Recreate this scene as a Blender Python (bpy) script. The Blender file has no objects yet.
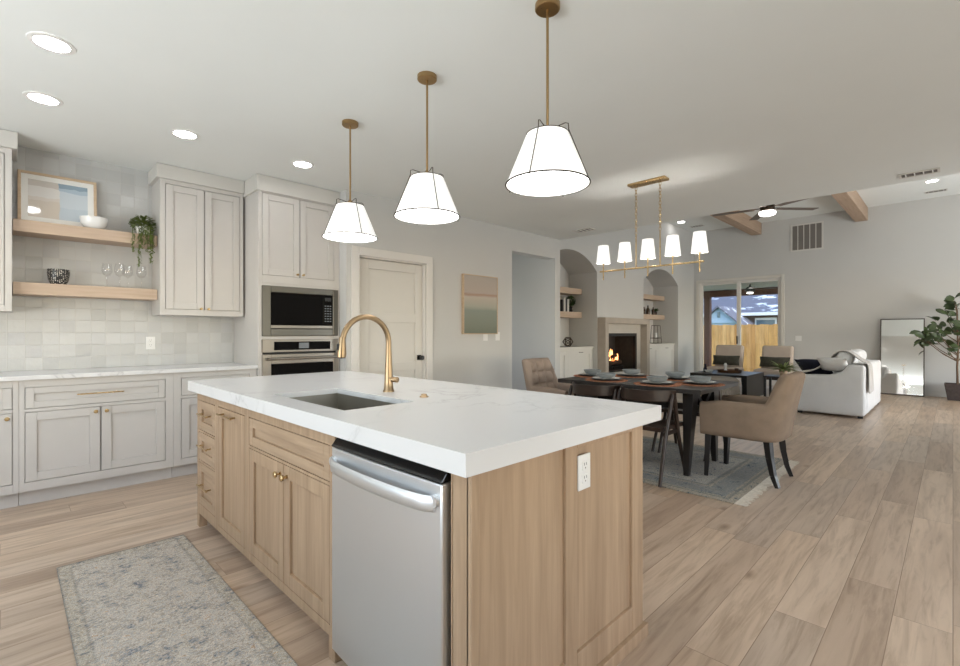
import bpy, bmesh, math, random
from mathutils import Vector, Matrix, Euler
random.seed(7)
PI = math.pi
SC = bpy.context.scene
COL = SC.collection

# ------------------------------------------------------------------ camera, world, light, exposure
CAM_H = 1.22
cd = bpy.data.cameras.new('camera'); cam = bpy.data.objects.new('camera', cd); COL.objects.link(cam)
cd.sensor_width = 36.0; cd.lens = 36.0 * 473.0 / 960.0; cd.clip_start = 0.05; cd.clip_end = 200
cam.location = (0, 0, CAM_H); cam.rotation_euler = (PI / 2, 0, -PI / 4)
SC.camera = cam
SC.view_settings.view_transform = 'Standard'; SC.view_settings.look = 'None'
SC.cycles.transparent_max_bounces = 24
SC.view_settings.gamma = 1.0; SC.view_settings.use_curve_mapping = False
SC.view_settings.exposure = 0.11

world = bpy.data.worlds.new('world'); SC.world = world; world.use_nodes = True
wn = world.node_tree.nodes; wl = world.node_tree.links; wn.clear()
sky = wn.new('ShaderNodeTexSky'); sky.sky_type = 'NISHITA'; sky.sun_disc = False
sky.sun_elevation = math.radians(35); sky.sun_rotation = math.radians(200)
bg = wn.new('ShaderNodeBackground'); bg.inputs['Strength'].default_value = 0.55
wo = wn.new('ShaderNodeOutputWorld')
wl.new(sky.outputs[0], bg.inputs[0]); wl.new(bg.outputs[0], wo.inputs[0])

def area(name, loc, rot, sx, sy, power, color=(1, 1, 1), spread=PI):
    d = bpy.data.lights.new(name, 'AREA'); d.shape = 'RECTANGLE'; d.size = sx; d.size_y = sy
    d.energy = power; d.color = color; d.spread = spread
    o = bpy.data.objects.new(name, d); COL.objects.link(o); o.location = loc; o.rotation_euler = rot
    return o
# unseen area lamps added as fill, standing in for daylight through invented windows
area('fill_kitchen_side', (-3.2, 1.45, 1.0), (0, -PI / 2 - 1.3, 0), 1.6, 4.6, 315, (0.90, 0.95, 1.0))
area('fill_right_side', (2.0, -4.0, 1.0), (PI / 2 + 1.2, 0, 0), 4.6, 1.7, 50, (1.0, 0.97, 0.92))
area('fill_living_side', (9.3, -4.0, 1.0), (PI / 2 + 0.8, 0, 0), 3.6, 1.9, 270, (0.95, 0.98, 1.0))
area('fill_hallway', (4.5, 6.48, 1.5), (-PI / 2, 0, 0), 1.2, 1.3, 16, (0.92, 0.97, 1.0))  # added lamp that gives the hallway its cool cast
LAMP = dict(can=40.0, can_living=30.0, pend_shade=0.62, pend_disc=9.0, chand_bulb=7.0, chand_shade=0.75, fan=7.0)

# ------------------------------------------------------------------ materials
MATS = {}
def nt(name):
    m = bpy.data.materials.new(name); m.use_nodes = True
    n = m.node_tree.nodes; l = m.node_tree.links
    return m, n, l, n['Principled BSDF']
def rgb(r, g, b):
    f = lambda c: ((c / 255 + 0.055) / 1.055) ** 2.4 if c / 255 > 0.04045 else c / 255 / 12.92
    return (f(r), f(g), f(b), 1)
def N(n, t, **kw):
    x = n.new(t)
    for k, v in kw.items(): setattr(x, k, v)
    return x
def coords(n, l, scale=(1, 1, 1), rot=(0, 0, 0), kind='Object'):
    tc = N(n, 'ShaderNodeTexCoord'); mp = N(n, 'ShaderNodeMapping')
    mp.inputs['Scale'].default_value = scale; mp.inputs['Rotation'].default_value = rot
    l.new(tc.outputs[kind], mp.inputs[0]); return mp.outputs[0]
def ramp(n, l, fac, stops):
    r = N(n, 'ShaderNodeValToRGB'); e = r.color_ramp.elements
    while len(e) < len(stops): e.new(0.5)
    for i, (p, c) in enumerate(stops): e[i].position = p; e[i].color = c
    l.new(fac, r.inputs[0]); return r.outputs[0]
def noise(n, l, vec, scale, detail=3, rough=0.5, dist=0.0):
    x = N(n, 'ShaderNodeTexNoise'); x.inputs['Scale'].default_value = scale
    x.inputs['Detail'].default_value = detail; x.inputs['Roughness'].default_value = rough
    x.inputs['Distortion'].default_value = dist
    if vec is not None: l.new(vec, x.inputs['Vector'])
    return x
def bump(n, l, b, h, strength, dist=0.01):
    x = N(n, 'ShaderNodeBump'); x.inputs['Strength'].default_value = strength; x.inputs['Distance'].default_value = dist
    l.new(h, x.inputs['Height']); l.new(x.outputs[0], b.inputs['Normal'])
def mix(n, l, fac, a, b_, mode='MIX'):
    x = N(n, 'ShaderNodeMix', data_type='RGBA', blend_type=mode)
    if hasattr(fac, 'is_linked') or hasattr(fac, 'links'): l.new(fac, x.inputs[0])
    else: x.inputs[0].default_value = fac
    for s, v in ((6, a), (7, b_)):
        if isinstance(v, tuple): x.inputs[s].default_value = v
        else: l.new(v, x.inputs[s])
    return x.outputs[2]
def math_(n, l, op, a, b_=None):
    x = N(n, 'ShaderNodeMath', operation=op)
    for i, v in enumerate((a, b_)):
        if v is None: continue
        if isinstance(v, (int, float)): x.inputs[i].default_value = v
        else: l.new(v, x.inputs[i])
    return x.outputs[0]

def plain(name, c, rough=0.5, metal=0.0, var=0.06, nscale=6.0, bmp=0.0, bscale=60, spec=0.5):
    """A lightly varied surface: base colour with soft noise, optional fine bump."""
    m, n, l, b = nt(name)
    v = coords(n, l)
    nz = noise(n, l, v, nscale, 3)
    dark = tuple(x * (1 - var) for x in c[:3]) + (1,)
    lite = tuple(min(1, x * (1 + var)) for x in c[:3]) + (1,)
    l.new(ramp(n, l, nz.outputs[0], [(0.3, dark), (0.7, lite)]), b.inputs['Base Color'])
    b.inputs['Roughness'].default_value = rough; b.inputs['Metallic'].default_value = metal
    b.inputs['Specular IOR Level'].default_value = spec
    if bmp > 0:
        n2 = noise(n, l, v, bscale, 2); bump(n, l, b, n2.outputs[0], bmp)
    MATS[name] = m; return m

def wood(name, light, dark, axis='z', rough=0.45, scale=1.0, contrast=(0.3, 0.72), bmp=0.06):
    m, n, l, b = nt(name)
    s = {'z': (1, 1, 0.06), 'x': (0.06, 1, 1), 'y': (1, 0.06, 1)}[axis]
    v = coords(n, l, tuple(k * scale for k in s))
    a = noise(n, l, v, 38, 5, 0.6, 0.4); c = noise(n, l, v, 7, 3, 0.5, 1.2)
    mixf = math_(n, l, 'ADD', math_(n, l, 'MULTIPLY', a.outputs[0], 0.6), math_(n, l, 'MULTIPLY', c.outputs[0], 0.4))
    l.new(ramp(n, l, mixf, [(contrast[0], dark), (contrast[1], light)]), b.inputs['Base Color'])
    b.inputs['Roughness'].default_value = rough
    bump(n, l, b, a.outputs[0], bmp, 0.003)
    MATS[name] = m; return m

def metal(name, c, rough=0.3, brushed=None):
    m, n, l, b = nt(name)
    b.inputs['Base Color'].default_value = c; b.inputs['Metallic'].default_value = 1.0
    s = brushed or (1, 1, 1)
    v = coords(n, l, s); nz = noise(n, l, v, 90, 2)
    r = N(n, 'ShaderNodeMapRange'); r.inputs[3].default_value = max(0.02, rough - 0.06); r.inputs[4].default_value = rough + 0.06
    l.new(nz.outputs[0], r.inputs[0]); l.new(r.outputs[0], b.inputs['Roughness'])
    if brushed: bump(n, l, b, nz.outputs[0], 0.03, 0.001)
    MATS[name] = m; return m

def emit(name, c, strength, base=None):
    m, n, l, b = nt(name)
    b.inputs['Base Color'].default_value = base or c
    b.inputs['Emission Color'].default_value = c; b.inputs['Emission Strength'].default_value = strength
    b.inputs['Roughness'].default_value = 0.8
    MATS[name] = m; return m

plain('wall_paint', rgb(202, 200, 196), 0.85, var=0.012, nscale=2, bmp=0.05, bscale=220)
plain('ceiling_paint', rgb(234, 236, 233), 0.9, var=0.01, nscale=2, bmp=0.05, bscale=180)
plain('trim_paint', rgb(222, 217, 210), 0.45, var=0.01)
plain('door_paint', rgb(214, 209, 200), 0.5, var=0.01)
plain('cabinet_paint', rgb(201, 196, 190), 0.42, var=0.012)
plain('crown_paint', rgb(206, 202, 195), 0.5, var=0.012)
plain('niche_cabinet_paint', rgb(218, 214, 206), 0.45, var=0.012)
wood('island_oak', rgb(188, 160, 130), rgb(152, 125, 98), 'z', 0.5)
wood('island_oak_wide', rgb(192, 165, 136), rgb(156, 130, 104), 'y', 0.5)
wood('shelf_oak', rgb(206, 184, 163), rgb(180, 156, 134), 'x', 0.5)
wood('beam_oak', rgb(192, 166, 143), rgb(158, 131, 108), 'x', 0.6)
wood('dark_wood', rgb(58, 42, 33), rgb(34, 25, 20), 'z', 0.4)
wood('dark_wood_rail', rgb(60, 43, 34), rgb(34, 25, 20), 'y', 0.38)
wood('table_wood', rgb(56, 50, 46), rgb(30, 27, 26), 'y', 0.42)
wood('black_wood', rgb(34, 31, 30), rgb(20, 18, 18), 'z', 0.35)
wood('tray_wood', rgb(104, 72, 48), rgb(70, 47, 31), 'y', 0.5)
wood('post_wood', rgb(122, 72, 44), rgb(84, 46, 28), 'z', 0.6)
wood('fan_wood', rgb(120, 104, 94), rgb(92, 78, 70), 'x', 0.5)
wood('trunk_wood', rgb(122, 98, 76), rgb(84, 64, 48), 'z', 0.8)
wood('frame_wood', rgb(214, 190, 160), rgb(186, 158, 128), 'x', 0.5)
metal('brass', rgb(168, 140, 100), 0.3)
metal('brass_satin', rgb(160, 136, 106), 0.34)
metal('gold_bright', rgb(192, 166, 122), 0.28)
metal('steel', rgb(166, 160, 152), 0.3, (1, 1, 60))
metal('steel_brushed', rgb(226, 229, 232), 0.40, (1, 60, 1))
metal('steel_dark', rgb(120, 118, 112), 0.32, (1, 1, 40))
metal('sink_steel', rgb(170, 165, 154), 0.5, (40, 40, 1))
metal('bronze', rgb(74, 64, 56), 0.4)
plain('black_gloss', rgb(14, 14, 15), 0.08, var=0.0)
plain('black_satin', rgb(22, 21, 21), 0.4, var=0.05)
plain('black_iron', rgb(26, 24, 23), 0.6, var=0.1)
plain('display_grey', rgb(120, 124, 128), 0.3, var=0.02)
plain('white_plastic', rgb(232, 230, 226), 0.35, var=0.0)
plain('socket_dark', rgb(120, 116, 110), 0.5, var=0.0)
plain('white_ceramic', rgb(234, 233, 230), 0.2, var=0.01)
plain('grey_ceramic', rgb(132, 136, 136), 0.3, var=0.06, nscale=30)
plain('charger_dark', rgb(44, 40, 40), 0.35, var=0.05)
plain('mirror_edge', rgb(84, 74, 66), 0.4, var=0.05)
plain('linen_white', rgb(216, 214, 212), 0.95, var=0.03, bmp=0.15, bscale=90)
plain('throw_grey', rgb(196, 190, 184), 0.95, var=0.06, bmp=0.3, bscale=120)
plain('navy_fabric', rgb(26, 29, 46), 0.95, var=0.15, bmp=0.2, bscale=90)
plain('olive_fabric', rgb(66, 64, 54), 0.95, var=0.18, nscale=18, bmp=0.2, bscale=90)
plain('taupe_velvet', rgb(136, 117, 99), 0.85, var=0.10, nscale=9, bmp=0.15, bscale=140)
plain('taupe_tufted', rgb(158, 140, 126), 0.9, var=0.08, nscale=9, bmp=0.15, bscale=140)
plain('lounge_fabric', rgb(190, 174, 160), 0.95, var=0.05, bmp=0.2, bscale=120)
plain('piping_dark', rgb(70, 60, 52), 0.9, var=0.05)
plain('ottoman_fabric', rgb(150, 142, 132), 0.95, var=0.08, bmp=0.2, bscale=120)
plain('jamb_shadow', rgb(60, 52, 46), 0.7, var=0.05)
plain('mantel_stone', rgb(178, 166, 152), 0.6, var=0.05, nscale=8, bmp=0.05)
plain('mantel_inner', rgb(196, 188, 176), 0.55, var=0.03)
plain('firebrick', rgb(66, 60, 55), 0.85, var=0.18, nscale=10, bmp=0.2, bscale=30)
plain('log_bark', rgb(74, 52, 38), 0.9, var=0.3, nscale=20, bmp=0.5, bscale=40)
plain('slate_basket', rgb(72, 62, 58), 0.85, var=0.2, nscale=25, bmp=0.4, bscale=60)
plain('leaf_green', rgb(58, 82, 38), 0.45, var=0.35, nscale=7)
plain('leaf_deep', rgb(64, 78, 46), 0.4, var=0.35, nscale=6)
plain('leaf_pale', rgb(120, 132, 78), 0.6, var=0.25, nscale=12)
plain('vine_green', rgb(96, 110, 50), 0.55, var=0.35, nscale=30)
plain('bounce_cut_paint', rgb(140, 132, 122), 0.85, var=0.012, nscale=2)  # darker tone put on the unseen right wall to cut bounced light
plain('terracotta', rgb(176, 150, 126), 0.8, var=0.08)
plain('book_white', rgb(206, 202, 194), 0.7, var=0.03)
plain('book_dark', rgb(38, 36, 38), 0.6, var=0.05)
plain('book_tan', rgb(140, 116, 88), 0.7, var=0.05)
plain('bottle_green', rgb(92, 84, 40), 0.25, var=0.1)
plain('bottle_brown', rgb(66, 48, 34), 0.25, var=0.1)
plain('vent_white', rgb(214, 210, 203), 0.5, var=0.0)
plain('vent_dark', rgb(122, 116, 110), 0.7, var=0.05)
plain('art_mat', rgb(238, 236, 231), 0.8, var=0.0)
plain('house_paint', rgb(176, 196, 214), 0.8, var=0.03)
plain('house_brick', rgb(126, 108, 100), 0.9, var=0.1, nscale=14)
plain('house_trim', rgb(236, 236, 236), 0.6, var=0.0)
plain('house_glass', rgb(96, 116, 128), 0.1, var=0.05)
plain('patio_concrete', rgb(170, 166, 160), 0.9, var=0.08)
plain('grass', rgb(96, 120, 70), 0.95, var=0.3, nscale=20)
plain('patio_soffit', rgb(236, 226, 208), 0.8, var=0.02)
plain('cotton_fringe', rgb(214, 206, 192), 0.95, var=0.1, nscale=40)
plain('living_rug', rgb(206, 198, 188), 0.95, var=0.08, nscale=9, bmp=0.3, bscale=90)
emit('can_glow', (0.98, 0.99, 1.0, 1), LAMP['can'])
emit('can_glow_living', (1.0, 0.98, 0.95, 1), LAMP['can_living'])
emit('pendant_linen', (0.99, 0.99, 0.985, 1), LAMP['pend_shade'], rgb(214, 211, 205))
emit('pendant_diffuser', (0.99, 0.99, 0.985, 1), LAMP['pend_disc'])
emit('chandelier_linen', (1.0, 0.975, 0.95, 1), LAMP['chand_shade'], rgb(206, 204, 200))
emit('bulb_glow', (1.0, 0.97, 0.92, 1), 150.0)
emit('fan_glow', (1.0, 0.95, 0.88, 1), LAMP['fan'])
emit('flame', (1.0, 0.45, 0.16, 1), 3.2)
emit('ember', (1.0, 0.24, 0.06, 1), 1.6)

def mat_glass(name, tint=(1, 1, 1, 1), rough=0.0):
    m = bpy.data.materials.new(name); m.use_nodes = True; n = m.node_tree.nodes; l = m.node_tree.links; n.clear()
    tr = N(n, 'ShaderNodeBsdfTransparent'); tr.inputs[0].default_value = tint
    gl = N(n, 'ShaderNodeBsdfGlossy'); gl.inputs['Roughness'].default_value = 0.02
    lw = N(n, 'ShaderNodeLayerWeight'); lw.inputs[0].default_value = 0.5
    fr = N(n, 'ShaderNodeMath', operation='MULTIPLY_ADD'); l.new(math_(n, l, 'POWER', lw.outputs['Facing'], 4.0), fr.inputs[0]); fr.inputs[1].default_value = 0.45; fr.inputs[2].default_value = 0.04
    mx = N(n, 'ShaderNodeMixShader'); o = N(n, 'ShaderNodeOutputMaterial')
    l.new(fr.outputs[0], mx.inputs[0]); l.new(tr.outputs[0], mx.inputs[1]); l.new(gl.outputs[0], mx.inputs[2]); l.new(mx.outputs[0], o.inputs[0])
    MATS[name] = m; return m
mat_glass('clear_glass', (0.99, 0.99, 0.99, 1)); mat_glass('pane_glass', (0.97, 0.985, 0.98, 1))
mm, n, l, b = nt('mirror_silver'); b.inputs['Base Color'].default_value = (0.93, 0.93, 0.91, 1); b.inputs['Metallic'].default_value = 1; b.inputs['Roughness'].default_value = 0.03
vz = noise(n, l, coords(n, l), 3, 1); l.new(ramp(n, l, vz.outputs[0], [(0.3, (0.90, 0.90, 0.88, 1)), (0.7, (0.94, 0.94, 0.92, 1))]), b.inputs['Base Color'])
MATS['mirror_silver'] = mm

def mat_floor():
    m, n, l, b = nt('oak_floor')
    tc = N(n, 'ShaderNodeTexCoord'); sp = N(n, 'ShaderNodeSeparateXYZ'); l.new(tc.outputs['Object'], sp.inputs[0])
    W, Lp = 0.185, 1.55
    yr = math_(n, l, 'DIVIDE', sp.outputs[1], W); row = math_(n, l, 'FLOOR', yr); fy = math_(n, l, 'FRACT', yr)
    wn1 = N(n, 'ShaderNodeTexWhiteNoise', noise_dimensions='1D'); l.new(row, wn1.inputs['W'])
    xs = math_(n, l, 'ADD', math_(n, l, 'DIVIDE', sp.outputs[0], Lp), math_(n, l, 'MULTIPLY', wn1.outputs[0], 7.3))
    colu = math_(n, l, 'FLOOR', xs); fx = math_(n, l, 'FRACT', xs)
    cb = N(n, 'ShaderNodeCombineXYZ'); l.new(row, cb.inputs[0]); l.new(colu, cb.inputs[1])
    wn2 = N(n, 'ShaderNodeTexWhiteNoise', noise_dimensions='3D'); l.new(cb.outputs[0], wn2.inputs['Vector'])
    plank = ramp(n, l, wn2.outputs[0], [(0.0, rgb(172, 150, 130)), (0.25, rgb(196, 174, 152)), (0.5, rgb(186, 168, 150)), (0.75, rgb(208, 186, 163)), (1.0, rgb(190, 166, 142))])
    # grain runs along the plank and shifts from plank to plank
    off = N(n, 'ShaderNodeVectorMath', operation='MULTIPLY_ADD'); l.new(wn2.outputs[1], off.inputs[0]); off.inputs[1].default_value = (9, 9, 9)
    l.new(tc.outputs['Object'], off.inputs[2])
    mp = N(n, 'ShaderNodeMapping'); mp.inputs['Scale'].default_value = (0.09, 1, 1); l.new(off.outputs[0], mp.inputs[0])
    g = noise(n, l, mp.outputs[0], 26, 6, 0.62, 0.6)
    g2 = noise(n, l, mp.outputs[0], 6, 3, 0.5, 1.6)
    grain = ramp(n, l, g.outputs[0], [(0.30, (0.60, 0.55, 0.50, 1)), (0.52, (0.98, 0.97, 0.96, 1)), (0.75, (1.08, 1.08, 1.08, 1))])
    c1 = mix(n, l, 0.75, plank, grain, 'MULTIPLY')
    c2 = mix(n, l, 0.55, c1, ramp(n, l, g2.outputs[0], [(0.32, (0.66, 0.61, 0.56, 1)), (0.56, (1.04, 1.04, 1.04, 1))]), 'MULTIPLY')
    vo = N(n, 'ShaderNodeTexVoronoi'); mk = N(n, 'ShaderNodeMapping'); mk.inputs['Scale'].default_value = (1.0, 2.0, 1); l.new(off.outputs[0], mk.inputs[0])
    l.new(mk.outputs[0], vo.inputs['Vector']); vo.inputs['Scale'].default_value = 1.5
    c3 = mix(n, l, 0.75, c2, ramp(n, l, vo.outputs['Distance'], [(0.0, (0.30, 0.24, 0.2, 1)), (0.05, (0.62, 0.55, 0.48, 1)), (0.12, (1, 1, 1, 1))]), 'MULTIPLY')
    dy = math_(n, l, 'MULTIPLY', math_(n, l, 'MINIMUM', fy, math_(n, l, 'SUBTRACT', 1.0, fy)), W)
    dx = math_(n, l, 'MULTIPLY', math_(n, l, 'MINIMUM', fx, math_(n, l, 'SUBTRACT', 1.0, fx)), Lp)
    d = math_(n, l, 'MINIMUM', dx, dy)
    seam = ramp(n, l, math_(n, l, 'DIVIDE', d, 0.0042), [(0.1, (0, 0, 0, 1)), (0.5, (1, 1, 1, 1))])
    c4 = mix(n, l, seam, rgb(138, 114, 94), c3)
    l.new(c4, b.inputs['Base Color'])
    rr = N(n, 'ShaderNodeMapRange'); rr.inputs[3].default_value = 0.26; rr.inputs[4].default_value = 0.42; l.new(g2.outputs[0], rr.inputs[0])
    l.new(rr.outputs[0], b.inputs['Roughness'])
    bump(n, l, b, seam, 0.25, 0.002)
    MATS['oak_floor'] = m
mat_floor()

def mat_tile():
    m, n, l, b = nt('zellige_tile')
    tc = N(n, 'ShaderNodeTexCoord'); sp = N(n, 'ShaderNodeSeparateXYZ'); l.new(tc.outputs['Object'], sp.inputs[0])
    S = 0.102
    a = math_(n, l, 'DIVIDE', sp.outputs[0], S); z = math_(n, l, 'DIVIDE', sp.outputs[2], S)
    fa, fz = math_(n, l, 'FRACT', a), math_(n, l, 'FRACT', z)
    cb = N(n, 'ShaderNodeCombineXYZ'); l.new(math_(n, l, 'FLOOR', a), cb.inputs[0]); l.new(math_(n, l, 'FLOOR', z), cb.inputs[1])
    w = N(n, 'ShaderNodeTexWhiteNoise', noise_dimensions='3D'); l.new(cb.outputs[0], w.inputs['Vector'])
    tone = ramp(n, l, w.outputs[0], [(0.0, rgb(186, 185, 182)), (0.4, rgb(193, 192, 189)), (0.8, rgb(199, 198, 195)), (1.0, rgb(190, 189, 188))])
    ed = math_(n, l, 'MINIMUM', math_(n, l, 'MINIMUM', fa, math_(n, l, 'SUBTRACT', 1.0, fa)), math_(n, l, 'MINIMUM', fz, math_(n, l, 'SUBTRACT', 1.0, fz)))
    grout = ramp(n, l, ed, [(0.008, (0, 0, 0, 1)), (0.03, (1, 1, 1, 1))])
    l.new(mix(n, l, grout, rgb(196, 193, 188), tone), b.inputs['Base Color'])
    b.inputs['Roughness'].default_value = 0.16; b.inputs['Specular IOR Level'].default_value = 0.28
    # every tile leans a little its own way and ripples
    sub = N(n, 'ShaderNodeVectorMath', operation='SUBTRACT'); l.new(w.outputs[1], sub.inputs[0]); sub.inputs[1].default_value = (0.5, 0.5, 0.5)
    s2 = N(n, 'ShaderNodeSeparateXYZ'); l.new(sub.outputs[0], s2.inputs[0])
    tilt = math_(n, l, 'ADD', math_(n, l, 'MULTIPLY', fa, s2.outputs[0]), math_(n, l, 'MULTIPLY', fz, s2.outputs[1]))
    rip = noise(n, l, tc.outputs['Object'], 16, 2)
    h = math_(n, l, 'ADD', math_(n, l, 'MULTIPLY', tilt, 0.16), math_(n, l, 'ADD', math_(n, l, 'MULTIPLY', rip.outputs[0], 0.7), math_(n, l, 'MULTIPLY', grout, 0.25)))
    bump(n, l, b, h, 0.55, 0.01)
    MATS['zellige_tile'] = m
mat_tile()

def mat_quartz():
    m, n, l, b = nt('quartz')
    v = coords(n, l)
    wv = noise(n, l, v, 1.6, 6, 0.6, 1.5)
    d = math_(n, l, 'ABSOLUTE', math_(n, l, 'SUBTRACT', wv.outputs[0], 0.5))
    msk = noise(n, l, v, 1.1, 2)
    vein = ramp(n, l, d, [(0.0, rgb(196, 195, 194)), (0.010, rgb(213, 212, 211)), (0.04, rgb(219, 218, 217))])
    fl = mix(n, l, ramp(n, l, msk.outputs[0], [(0.48, (0, 0, 0, 1)), (0.62, (1, 1, 1, 1))]), rgb(219, 218, 217), vein)
    l.new(fl, b.inputs['Base Color']); b.inputs['Roughness'].default_value = 0.2
    MATS['quartz'] = m
mat_quartz()

def mat_rug(name, cols, scale, border=None):
    m, n, l, b = nt(name)
    v = coords(n, l)
    a = noise(n, l, v, scale, 6, 0.75, 0.6); c = noise(n, l, v, scale * 6, 3, 0.8); s = noise(n, l, coords(n, l, (1, 4, 1)), scale * 2.2, 5, 0.8)
    f = math_(n, l, 'ADD', math_(n, l, 'MULTIPLY', a.outputs[0], 0.4), math_(n, l, 'ADD', math_(n, l, 'MULTIPLY', c.outputs[0], 0.25), math_(n, l, 'MULTIPLY', s.outputs[0], 0.35)))
    st = [(0.425 + 0.16 * i / (len(cols) - 1), k) for i, k in enumerate(cols)]
    base = ramp(n, l, f, st)
    vo = N(n, 'ShaderNodeTexVoronoi'); vo.inputs['Scale'].default_value = scale * 2.6; l.new(v, vo.inputs['Vector'])
    base = mix(n, l, 0.5, base, ramp(n, l, vo.outputs['Distance'], [(0.1, (0.74, 0.76, 0.8, 1)), (0.5, (1.06, 1.05, 1.03, 1))]), 'MULTIPLY')
    base = mix(n, l, 0.75, base, ramp(n, l, noise(n, l, v, scale * 14, 2, 0.8).outputs[0], [(0.38, (0.66, 0.65, 0.64, 1)), (0.58, (1.08, 1.08, 1.07, 1))]), 'MULTIPLY')
    if border:
        sp = N(n, 'ShaderNodeSeparateXYZ'); l.new(v, sp.inputs[0])
        ex = math_(n, l, 'SUBTRACT', border[0], math_(n, l, 'ABSOLUTE', sp.outputs[0])); ey = math_(n, l, 'SUBTRACT', border[1], math_(n, l, 'ABSOLUTE', sp.outputs[1]))
        e = math_(n, l, 'MINIMUM', ex, ey)
        bm = ramp(n, l, e, border[2]); base = mix(n, l, 0.8, base, bm, 'MULTIPLY')
    l.new(base, b.inputs['Base Color']); b.inputs['Roughness'].default_value = 0.97
    bump(n, l, b, c.outputs[0], 0.5, 0.008)
    MATS[name] = m
mat_rug('runner_pile', [rgb(106, 112, 120), rgb(184, 184, 182), rgb(152, 136, 120), rgb(222, 212, 196), rgb(144, 148, 152), rgb(226, 216, 200), rgb(176, 150, 124)], 11,
        (0.285, 1.0, [(0.0, rgb(170, 172, 174)), (0.006, rgb(240, 238, 232)), (0.04, rgb(250, 248, 242)), (0.05, rgb(214, 214, 214)), (0.06, (1, 1, 1, 1))]))
mat_rug('dining_rug_pile', [rgb(84, 96, 108), rgb(150, 158, 164), rgb(206, 196, 180), rgb(116, 124, 132), rgb(220, 210, 194), rgb(108, 116, 126)], 11,
        (0.815, 1.08, [(0.0, rgb(236, 228, 214)), (0.05, rgb(240, 232, 218)), (0.06, rgb(160, 168, 174)), (0.085, rgb(240, 234, 220)), (0.10, rgb(186, 196, 204)), (0.24, rgb(198, 206, 212)), (0.255, rgb(250, 244, 230)), (0.285, rgb(176, 184, 190)), (0.31, (1, 1, 1, 1))]))
mat_rug('placemat_weave', [rgb(138, 84, 60), rgb(174, 112, 80), rgb(196, 148, 116)], 30)

def mat_fence():
    m, n, l, b = nt('cedar_fence')
    v = coords(n, l, (1, 1, 0.12)); a = noise(n, l, v, 9, 4, 0.6, 0.6)
    tc = N(n, 'ShaderNodeTexCoord'); sp = N(n, 'ShaderNodeSeparateXYZ'); l.new(tc.outputs['Object'], sp.inputs[0])
    w = N(n, 'ShaderNodeTexWhiteNoise', noise_dimensions='1D'); l.new(math_(n, l, 'FLOOR', math_(n, l, 'DIVIDE', sp.outputs[1], 0.145)), w.inputs['W'])
    c = ramp(n, l, w.outputs[0], [(0, rgb(214, 160, 92)), (0.5, rgb(234, 184, 120)), (1, rgb(196, 138, 76))])
    l.new(mix(n, l, 0.7, c, ramp(n, l, a.outputs[0], [(0.3, (0.58, 0.50, 0.42, 1)), (0.6, (1.05, 1.05, 1.05, 1))]), 'MULTIPLY'), b.inputs['Base Color'])
    b.inputs['Roughness'].default_value = 0.85; MATS['cedar_fence'] = m
mat_fence()
def mat_roof():
    m, n, l, b = nt('shingle_roof')
    a = noise(n, l, coords(n, l, (1, 0.35, 1)), 2.2, 5, 0.7); c = noise(n, l, coords(n, l), 26, 2)
    snow = ramp(n, l, a.outputs[0], [(0.56, rgb(112, 112, 124)), (0.6, rgb(232, 236, 242))])
    l.new(mix(n, l, 0.3, snow, ramp(n, l, c.outputs[0], [(0.3, (0.7, 0.7, 0.7, 1)), (0.7, (1, 1, 1, 1))]), 'MULTIPLY'), b.inputs['Base Color'])
    b.inputs['Roughness'].default_value = 0.9; MATS['shingle_roof'] = m
mat_roof()
def mat_stripes_z(name, stops, wob=0.03):
    """Horizontal colour bands of a painted canvas (object z, 0..1 over its height)."""
    m, n, l, b = nt(name)
    v = coords(n, l); sp = N(n, 'ShaderNodeSeparateXYZ'); l.new(v, sp.inputs[0])
    nz = noise(n, l, coords(n, l, (1, 1, 3)), 5, 4)
    z = math_(n, l, 'ADD', sp.outputs[2], math_(n, l, 'MULTIPLY', math_(n, l, 'SUBTRACT', nz.outputs[0], 0.5), wob))
    l.new(ramp(n, l, z, stops), b.inputs['Base Color']); b.inputs['Roughness'].default_value = 0.8; MATS[name] = m
mat_stripes_z('canvas_paint', [(0.0, rgb(120, 122, 108)), (0.12, rgb(132, 136, 122)), (0.30, rgb(140, 146, 134)), (0.35, rgb(172, 168, 154)), (0.47, rgb(190, 180, 166)), (0.505, rgb(170, 140, 122)), (0.53, rgb(182, 168, 156)), (0.75, rgb(178, 168, 158))], 0.03)
def mat_art():
    m, n, l, b = nt('abstract_print')
    v = coords(n, l); sp = N(n, 'ShaderNodeSeparateXYZ'); l.new(v, sp.inputs[0])
    nz = noise(n, l, v, 9, 3)
    wob = math_(n, l, 'MULTIPLY', math_(n, l, 'SUBTRACT', nz.outputs[0], 0.5), 0.05)
    x = math_(n, l, 'ADD', math_(n, l, 'ADD', sp.outputs[0], 0.19), wob); z = math_(n, l, 'ADD', sp.outputs[2], wob)
    def hard(f, stops):
        o = ramp(n, l, f, stops); o.node.color_ramp.interpolation = 'CONSTANT'; return o
    left = hard(z, [(0, rgb(214, 203, 190)), (0.20, rgb(220, 211, 202)), (0.23, rgb(226, 222, 217)), (0.31, rgb(208, 200, 192))])
    right = hard(z, [(0, rgb(196, 206, 214)), (0.16, rgb(206, 214, 220)), (0.30, rgb(178, 194, 206)), (0.325, rgb(146, 165, 180))])
    edge = hard(x, [(0, (0, 0, 0, 1)), (0.19, (1, 1, 1, 1))])
    l.new(mix(n, l, edge, left, right), b.inputs['Base Color']); b.inputs['Roughness'].default_value = 0.06; MATS['abstract_print'] = m
mat_art()
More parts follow.
